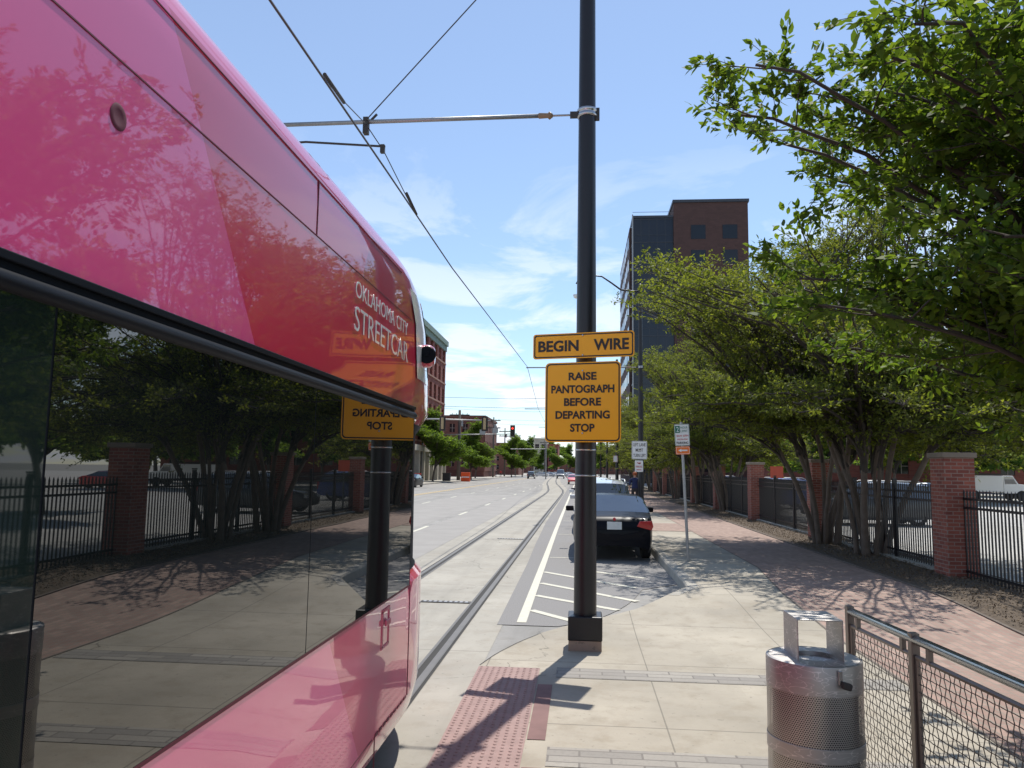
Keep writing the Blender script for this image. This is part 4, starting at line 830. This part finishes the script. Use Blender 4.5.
navy = plain('navy_cloth', (.015, .025, .09), .8); dkc = plain('dark_cloth', (.03, .03, .035), .8); redc = plain('red_cloth', (.5, .04, .03), .8); ginger = plain('ginger_hair', (.35, .09, .03), .7); brown = plain('brown_hair', (.06, .035, .02), .7)
person('person in navy clothes with reddish hair walking away beside the silver estate car', (2.62, 38, .15), 0, navy, dkc, ginger)
person('small distant person in a red top on the left sidewalk', (-18.7, 181, .1), .4, redc, dkc, brown)
person('small distant person in dark clothes on the left sidewalk', (-19.6, 180, .1), 2, dkc, navy, brown)

# ------------------------------------------------------------ buildings
def facade(parent, wallm, O, u, n, Wd, floors, bays, z0, fh, ww, wh, sill, depth=.3, sillm=None, glass='bglass', limit=60, names=True):
    """wall relief of piers and spandrels with a recessed window in each opening"""
    O, u, n = Vector(O), Vector(u), Vector(n); b = MB(); bw = Wd / bays
    def bx(a, c, z1, z2, dep, mb, base_=0):
        p = O + u * ((a + c) / 2) + n * (base_ + dep / 2); dx = abs(u.x) * (c - a) + abs(n.x) * dep; dy = abs(u.y) * (c - a) + abs(n.y) * dep; mb.box((p.x, p.y, (z1 + z2) / 2), (dx, dy, z2 - z1))
    zt = z0 + floors * fh
    for k in range(bays + 1):
        a = max(0, k * bw - (bw - ww) / 2); c = min(Wd, k * bw + (bw - ww) / 2); bx(a, c, z0, zt, depth, b)
    for f in range(floors):
        zz = z0 + f * fh
        for k in range(bays):
            a, c = k * bw + (bw - ww) / 2, (k + 1) * bw - (bw - ww) / 2
            bx(a, c, zz, zz + sill, depth - .03, b); bx(a, c, zz + sill + wh, zz + fh, depth - .03, b)
    b.build('wall_relief', wallm, parent)
    s_ = MB()
    for f in range(floors):
        if sillm: bx(0, Wd, z0 + f * fh + sill - .25, z0 + f * fh + sill, depth + .1, s_)
    if sillm: s_.build('stone_course', sillm, parent)
    for f in range(floors):
        for k in range(bays):
            a, c = k * bw + (bw - ww) / 2, (k + 1) * bw - (bw - ww) / 2; zz = z0 + f * fh + sill
            w = MB(); bx(a, c, zz, zz + wh, .06, w); wo = w.build('window', M[glass], parent)
            fr = MB(); bx((a + c) / 2 - .04, (a + c) / 2 + .04, zz, zz + wh, .05, fr, .06); bx(a, c, zz + wh * .5 - .04, zz + wh * .5 + .04, .045, fr, .06); fo = fr.build('frame', M['framew'], wo, world=False); fo.location = (-parent.location.x, -parent.location.y, -parent.location.z)
M['framew'] = plain('window_frame', (.35, .3, .26), .6)
M['bb1'] = brickmat('facade_brick', (.30, .085, .06), (.22, .06, .045), (.2, .1, .08), .6, .2, .02); M['bb2'] = brickmat('facade_brick_brown', (.21, .085, .06), (.16, .06, .045), (.16, .08, .06), .6, .2, .02)
M['green_c'] = plain('verdigris_cornice', (.20, .29, .25), .7); M['stone_r'] = plain('sandstone', (.36, .2, .15), .8, var=.15, scale=2)
bl_ = thing('brick_building', 'tall red brick building with a green cornice above the streetcar nose on the left', 'building', (-34, 106, 0))
MB().span(-46, -22.9, 84, 126, 0, 22.2).build('wall', M['bb1'], bl_)
facade(bl_, M['bb1'], (-22.9, 84, 0), (0, 1, 0), (1, 0, 0), 42, 5, 12, 5.2, 3.35, 1.9, 2.3, .7, .35, M['stone_r'])
MB().span(-46.4, -22.15, 83.6, 126.2, 22.2, 23.0).span(-46.1, -22.4, 83.8, 126.1, 21.3, 22.2).build('cornice', M['green_c'], bl_)
b = MB()
for k in range(13): b.span(-22.9, -22.1, 84 + k * 3.5 - .4 if k else 84, min(126, 84 + k * 3.5 + .4), 0, 4.3)
b.span(-22.9, -21.9, 84, 126, 4.3, 5.1); b.build('shopfront', M['concrete_b'], bl_)
MB().span(-22.9, -22.7, 84, 126, .2, 4.2).build('shop_window', M['bglass'], bl_)
b2 = thing('brick_building', 'lower brown brick building beyond the street trees on the left', 'building', (-32, 190, 0))
MB().span(-44, -22.6, 180, 205, 0, 14.0).span(-44.2, -22.3, 179.8, 205.2, 14, 14.5).build('wall', M['bb2'], b2); facade(b2, M['bb2'], (-44, 180, 0), (1, 0, 0), (0, -1, 0), 21.4, 3, 7, 1.5, 4, 1.3, 2, 1, .2)
facade(b2, M['bb2'], (-22.6, 180, 0), (0, 1, 0), (1, 0, 0), 25, 3, 8, 1.5, 4, 1.3, 2, 1, .2)
for i, (x0, x1, y0, y1, h, m, lab) in enumerate([(-36, -21, 262, 285, 10.5, 'bb2', 'low dark brick building far down the left side'), (-20, -14.5, 330, 350, 15, 'concrete_b', 'pale grey block standing above the distant trees'), (-14, -9.6, 330, 350, 12.5, 'bb1', 'small far red brick building at the end of the street'), (24, 52, 96, 112, 13, 'bb1', 'red brick building behind the car park trees at the right'), (-60, -46.8, 150, 178, 12, 'bb1', 'brick building set back behind the tall one'), (-34, 60, 440, 460, 7, 'bb2', 'long low brick building closing the very end of the street')]):
    t_ = thing('brick_building' if 'brick' in lab else 'block_building', lab, 'building', ((x0 + x1) / 2, y0, 0)); MB().span(x0, x1, y0, y1, 0, h).span(x0 - .2, x1 + .2, y0 - .2, y1 + .2, h, h + .5).build('wall', M[m], t_)
    facade(t_, M[m], (x0, y0, 0), (1, 0, 0), (0, -1, 0), x1 - x0, 3, max(2, int((x1 - x0) / 4)), 1.2, (h - 2) / 3, 1.6, (h - 2) / 3 * .5, .9, .15)
# dark glass office building on the right
M['curtain'] = glassdark('curtain_glass', (.012, .018, .03), 1.45, .12); M['mull'] = plain('mullion', (.05, .055, .065), .4, .4); M['bb3'] = brickmat('office_brick', (.095, .05, .045), (.075, .04, .036), (.08, .05, .04), .8, .3, .02)
ob = thing('office_building', 'dark glass and brown brick office tower above the trees on the right', 'building', (20, 128, 0))
MB().span(8.6, 15.3, 128, 164, 0, 44.6).build('glass_wing', M['curtain'], ob)
b = MB()
for k in range(12): b.span(8.55, 15.35, 127.93, 128, 4 * k + .3, 4 * k + .42); b.span(8.55, 15.35, 127.95, 128, 4 * k + 1.6, 4 * k + 1.66)
for k in range(6): b.span(8.6 + k * 1.35 - .03, 8.6 + k * 1.35 + .03, 127.96, 128, 0, 44.6)
for k in range(12): b.span(8.53, 8.6, 128, 164, 4 * k + .3, 4 * k + .5)
b.build('mullion_grid', M['mull'], ob)
MB().span(8.45, 8.65, 127.8, 128.0, 0, 45.2).build('corner_fin', M['galv'], ob)
MB().span(8.3, 8.6, 132, 164, 0, 44.2).build('side_wall', M['bb3'], ob)
b = MB()
for f in range(11):
    for k in range(7): b.span(8.24, 8.3, 134 + k * 4.2, 136.8 + k * 4.2, 4 * f + 1.2, 4 * f + 3.2)
b.build('side_windows', M['bglass'], ob)
MB().span(15.36, 27.6, 127.5, 164, 0, 47).span(27.6, 60, 135, 164, 0, 30).build('brick_wing', M['bb3'], ob)
for f in range(10):
    for k in range(2): MB().span(18.2 + k * 5.2, 20.6 + k * 5.2, 127.44, 127.5, 4.3 * f + 2, 4.3 * f + 4.4).build('window', M['bglass'], ob)
MB().span(15.2, 27.8, 127.3, 164.2, 47, 47.5).span(8.5, 15.2, 127.85, 164, 44.6, 45.0).build('parapet', M['mull'], ob)

# left sidewalk, street trees, poles, signals
b = MB().span(-30, -18.2, -40, 700, -.02, .13); struct(b.build('far_sidewalk', M['kerb']))
def envS(z): return interp(z, [(2.0, 3.2), (3.5, 4.4), (5.5, 4.3), (7.5, 3.2), (9, 1.2)])
tS = make_tree('street_tree', 'full green street tree in front of the brick building, right of the orange barricade', (-18.9, 133, .1), 31, 'street trees on the left', leaf=.27, mleaf='leaf_c', env=envS, zlo=2.1, zhi=9.0, boughs=110, side=9, twigs=4, lpt=8, rs=.2, stems=1, zs=2.0, tilt=(0, 3), stemrad=.02, sl=.9, tl=.4, inner=.4, zpow=.9)
tS.scale = (1.12,) * 3
sl = ['full green street tree nearest the streetcar nose on the left', 'round street tree further down the left side', 'dense tree far down the street in the middle distance', 'smaller tree beside the pale block far down the street', 'tree beyond the middle distance trees', 'far tree at the end of the left side'] [:3] + ['tree closing the far end of the street, just right of the tracks', 'tree closing the far end of the street behind the red car', 'tree at the far end of the street right of the pole', 'tree at the far end of the street left of the tracks', 'far end tree standing above the kerbside cars', 'farthest tree at the left of the street end', 'nearer tree at the street end beside the pole'] + ['smaller tree beside the pale block far down the street', 'tree beyond the middle distance trees', 'far tree at the end of the left side']
for i, (x, y, s_, rz) in enumerate([(-20.6, 107, 1.12, 1.5), (-20.5, 150, 1.0, 2.6), (-17.5, 196, 1.15, .4), (-6, 400, 1.7, 1), (3, 380, 1.6, 2), (12, 390, 1.8, 3), (-15, 410, 1.9, 4), (20, 360, 1.8, .4), (-24, 380, 2., 1.4), (7, 300, 1.3, 2.4), (-16.2, 215, 1.15, 3.3), (-13.5, 270, 1.1, 5), (-10.5, 300, 1.2, 2)]):
    c = dup(tS); c.location = (x, y, .1); c.rotation_euler = (0, 0, rz); c.scale = (s_,) * 3; c['label'] = sl[i]
# trees behind the car park
G2 = 'trees behind the car park'
cl = ['bright tree far right behind the car park', 'tree behind the white utility truck', 'tall tree behind the silver car', 'wide tree behind the leaning trunks in the car park', 'tree at the back of the car park', 'tree at the far side of the car park, mirrored in the window', 'second tree at the far side of the car park, mirrored', 'third tree at the far side of the car park, mirrored', 'tree left of the office tower base', 'tree behind the bins in the car park', 'low tree behind the blue cars', 'back tree beyond the office tower trees', 'large tree at the right end of the car park', 'dark tree between the pillars far back', 'bright light green tree standing just behind the fence at the right edge', 'broad tree above the silver car roof', 'broad tree above the utility truck roof']
for i, (x, y, s_, rz) in enumerate([(44, 74, 1.1, 0), (38, 80, 1.25, 1), (30, 78, 1.3, 2), (23, 74, 1.2, 3), (50, 62, 1.3, 4), (58, 52, 1.4, 5), (62, 40, 1.4, .5), (66, 60, 1.6, 1.5), (15, 92, 1.2, 2.5), (19, 66, 1.0, 3.5), (14, 72, 1.0, 4.5), (12, 112, 1.2, 5.5), (48, 88, 1.9, 2.2), (34, 92, 1.8, .9), (17.6, 27, 1.15, 1.7), (26, 60, 1.3, 1.), (33, 60, 1.2, 4)]):
    c = dup(tS); c.location = (x, y, .03); c.rotation_euler = (0, 0, rz); c.scale = (s_,) * 3; c['label'] = cl[i]; c['group'] = G2
    if i in (0, 4, 12, 14):
        for ch in KIDS(c):
            if ch.name.startswith('crown'): ch.data = ch.data.copy(); ch.data.materials[0] = M['leaf_d']
M['grey'] = plain('weathered_wood', (.085, .075, .068), .8)
def upole(label, x, y, h, arms, r=.2):
    t_ = thing('utility_pole', label, 'pole', (x, y, .1), group='utility poles down the left side')
    MB().tube([(x, y, 0), (x, y, h)], [r, r * .7], n=8).build('post', M['grey'], t_, smooth=True)
    b = MB()
    for z in arms: b.box((x, y, z), (3.2, .18, .22)); [b.tube([(x + d, y, z + .07), (x + d, y, z + .32)], .05, n=6) for d in (-1.2, -.5, .5, 1.2)]
    b.build('crossarm', M['grey'], t_); MB().lathe((x + .35, y, h - 2.6), [(.0, 0), (.24, .02), (.24, .9), (0, .95)], n=12).build('transformer', M['galv'], t_)
upole('grey utility pole standing in front of the nearest street trees', -19.2, 121, 11.2, [10.4], .3)
upole('utility pole with crossarms right of the brown brick building', -20.2, 178, 14, [13.2, 11.5])
upole('utility pole second from the brown building', -20.2, 205, 13, [12, 10.8])
upole('thin utility pole third down the left side', -19.8, 235, 13, [12.2])
upole('farthest utility pole beside the pale block', -12.2, 262, 12, [11.2])
M['sigy'] = plain('signal_back', (.42, .30, .16), .6); M['lampr'] = None
def lampm():
    m, nt, b_ = base('red_signal_lamp'); setp(b_, Roughness=.4); b_.inputs['Base Color'].default_value = (.8, .03, .02, 1); b_.inputs['Emission Color'].default_value = (1, .05, .03, 1); b_.inputs['Emission Strength'].default_value = 1.6; return m
M['lampr'] = lampm()
def signal(label, x, y, z, back=True, s_=1.):
    t_ = thing('traffic_signal', label, 'traffic light', (x, y, z), group='traffic signals on the mast arms')
    MB().box((x, y, z), (.62 * s_, .03, 1.5 * s_)).build('backplate', M['black'], t_); MB().box((x, y - .12 if back else y - .1, z), (.26 * s_, .2, 1.15 * s_)).build('housing', M['sigy'] if back else M['black'], t_, bevel=.03)
    if not back:
        for k, mm in ((1, M['lampr']), (0, M['rubber']), (-1, M['rubber'])): MB().lathe((x, y - .21, z + k * .36), [(.0, -.02), (.14, 0), (.14, .02)], n=14, ax='Y').build('lens', mm, t_)
mp = thing('mast_arm', 'long signal mast arm reaching over the street from behind the streetcar', 'signal mast', (-22.5, 78, .1))
MB().tube([(-22.5, 78, 0), (-22.5, 78, 7.3)], .14).build('post', M['galv'], mp, smooth=True); MB().tube([(-22.5, 78, 6.9), (-15, 78, 6.95), (-9.2, 78, 6.85)], [.1, .08, .05]).build('arm', M['galv'], mp, smooth=True)
signal('traffic signal seen from the back, left one on the mast arm', -14.1, 77.8, 6.5); signal('traffic signal seen from the back, right one on the mast arm', -9.75, 77.8, 6.5)
mp = thing('mast_arm', 'farther signal mast arm carrying the lit red signal', 'signal mast', (-22.4, 108, .1))
MB().tube([(-22.4, 108, 0), (-22.4, 108, 7.3)], .13).build('post', M['galv'], mp, smooth=True); MB().tube([(-22.4, 108, 6.6), (-9.3, 108, 6.9)], [.1, .05]).build('arm', M['galv'], mp, smooth=True)
signal('traffic signal facing the camera showing red', -9.55, 107.8, 7.3, False, 1.1)
for i, x in enumerate((-13.8, -12.0)): t_ = tag(MB().box((x, 107.8, 7.1 + i * .25), (.8, .05, .7)).build('street_sign', M['galv']), ['grey street sign on the far mast arm, left one', 'grey street sign on the far mast arm, next to the red signal'][i], 'sign')
mp = thing('mast_arm', 'distant light grey mast arm over the street below the orange sign', 'signal mast', (-7, 165, .1))
MB().tube([(-7.4, 165, 0), (-7.4, 165, 7.6)], .13).tube([(-15, 165, 6.3), (-7.4, 165, 6.4)], .09).build('arm', M['galv'], mp)
# orange barricade
bo_ = thing('barricade', 'bright orange plastic barricade at the foot of the utility pole on the left', 'barricade', (-17.6, 118, 0))
MB().prism([(-.35, 0), (.35, 0), (.2, .4), (.12, 1.4), (-.12, 1.4), (-.2, .4)], lambda u, v, w: (-18.3 + w, 118 + u, v), 1.4).build('barrier_body', plain('hivis', (.85, .1, .015), .5), bo_, bevel=.04)
MB().span(-18.2, -17.0, 117.7, 117.73, .6, .75).build('white_stripe', M['white'], bo_)
for i, (x, y, c, lab) in enumerate([(-20.4, 95, redc, 'small red seat or box outside the brick building'), (-19.5, 112, dkc, 'dark planter box under the street tree')]):
    t_ = thing('planter', lab, 'planter', (x, y, .13)); MB().box((x, y, .13 + .55), (1.1, .8, 1.1)).build('box', c, t_, bevel=.05); MB().box((x, y, 1.25), (1.2, .9, .08)).build('rim', c, t_)
# lot light pole
t_ = thing('light_pole', 'thin grey light pole behind the pillar in the car park', 'light pole', (26.8, 61, .03)); MB().tube([(26.8, 61, 0), (26.8, 61, 5.4)], .07).build('post', M['galv'], t_); MB().box((27.1, 60.8, 5.45), (.9, .3, .12), ry=R(-15)).build('lamp_head', M['white'], t_)
# drain grates in the slab
for i, y in enumerate((11.2, 21.5)):
    t_ = tag(MB().span(-2.28, -1.56, y - .07, y + .07, .0, .006).build('drain_grate', M['dark_iron']), ['drain grate across the track slab nearest the streetcar', 'drain grate farther up the track'][i], 'drain grate')
    b = MB()
    for k in range(9): b.span(-2.24 + k * .075, -2.2 + k * .075, y - .05, y + .05, .006, .010)
    b.build('grate_bar', M['galv'], t_)
# fallen leaf litter and twigs in the mulch: loose tufts
r = np.random.default_rng(5); n = 26000
P = np.stack([5.32 + 1.7 * r.random(n), 4 + 40 * r.random(n) ** 1.4, np.zeros(n)], 1); P[:, 2] = [hw(y) + .06 for y in P[:, 1]]
D = np.stack([r.normal(0, 1, n), r.normal(0, 1, n), np.full(n, .25)], 1)
me = leaves_mesh('leaf_litter', P, D, .036, 9, plain('dry_leaf', (.15, .105, .062), .9, var=.5, scale=30), 0., .5)
o = bpy.data.objects.new('leaf_litter', me); COL.objects.link(o); tag(o, 'dry fallen leaves scattered over the mulch under the trees', 'leaf litter', kind='stuff')
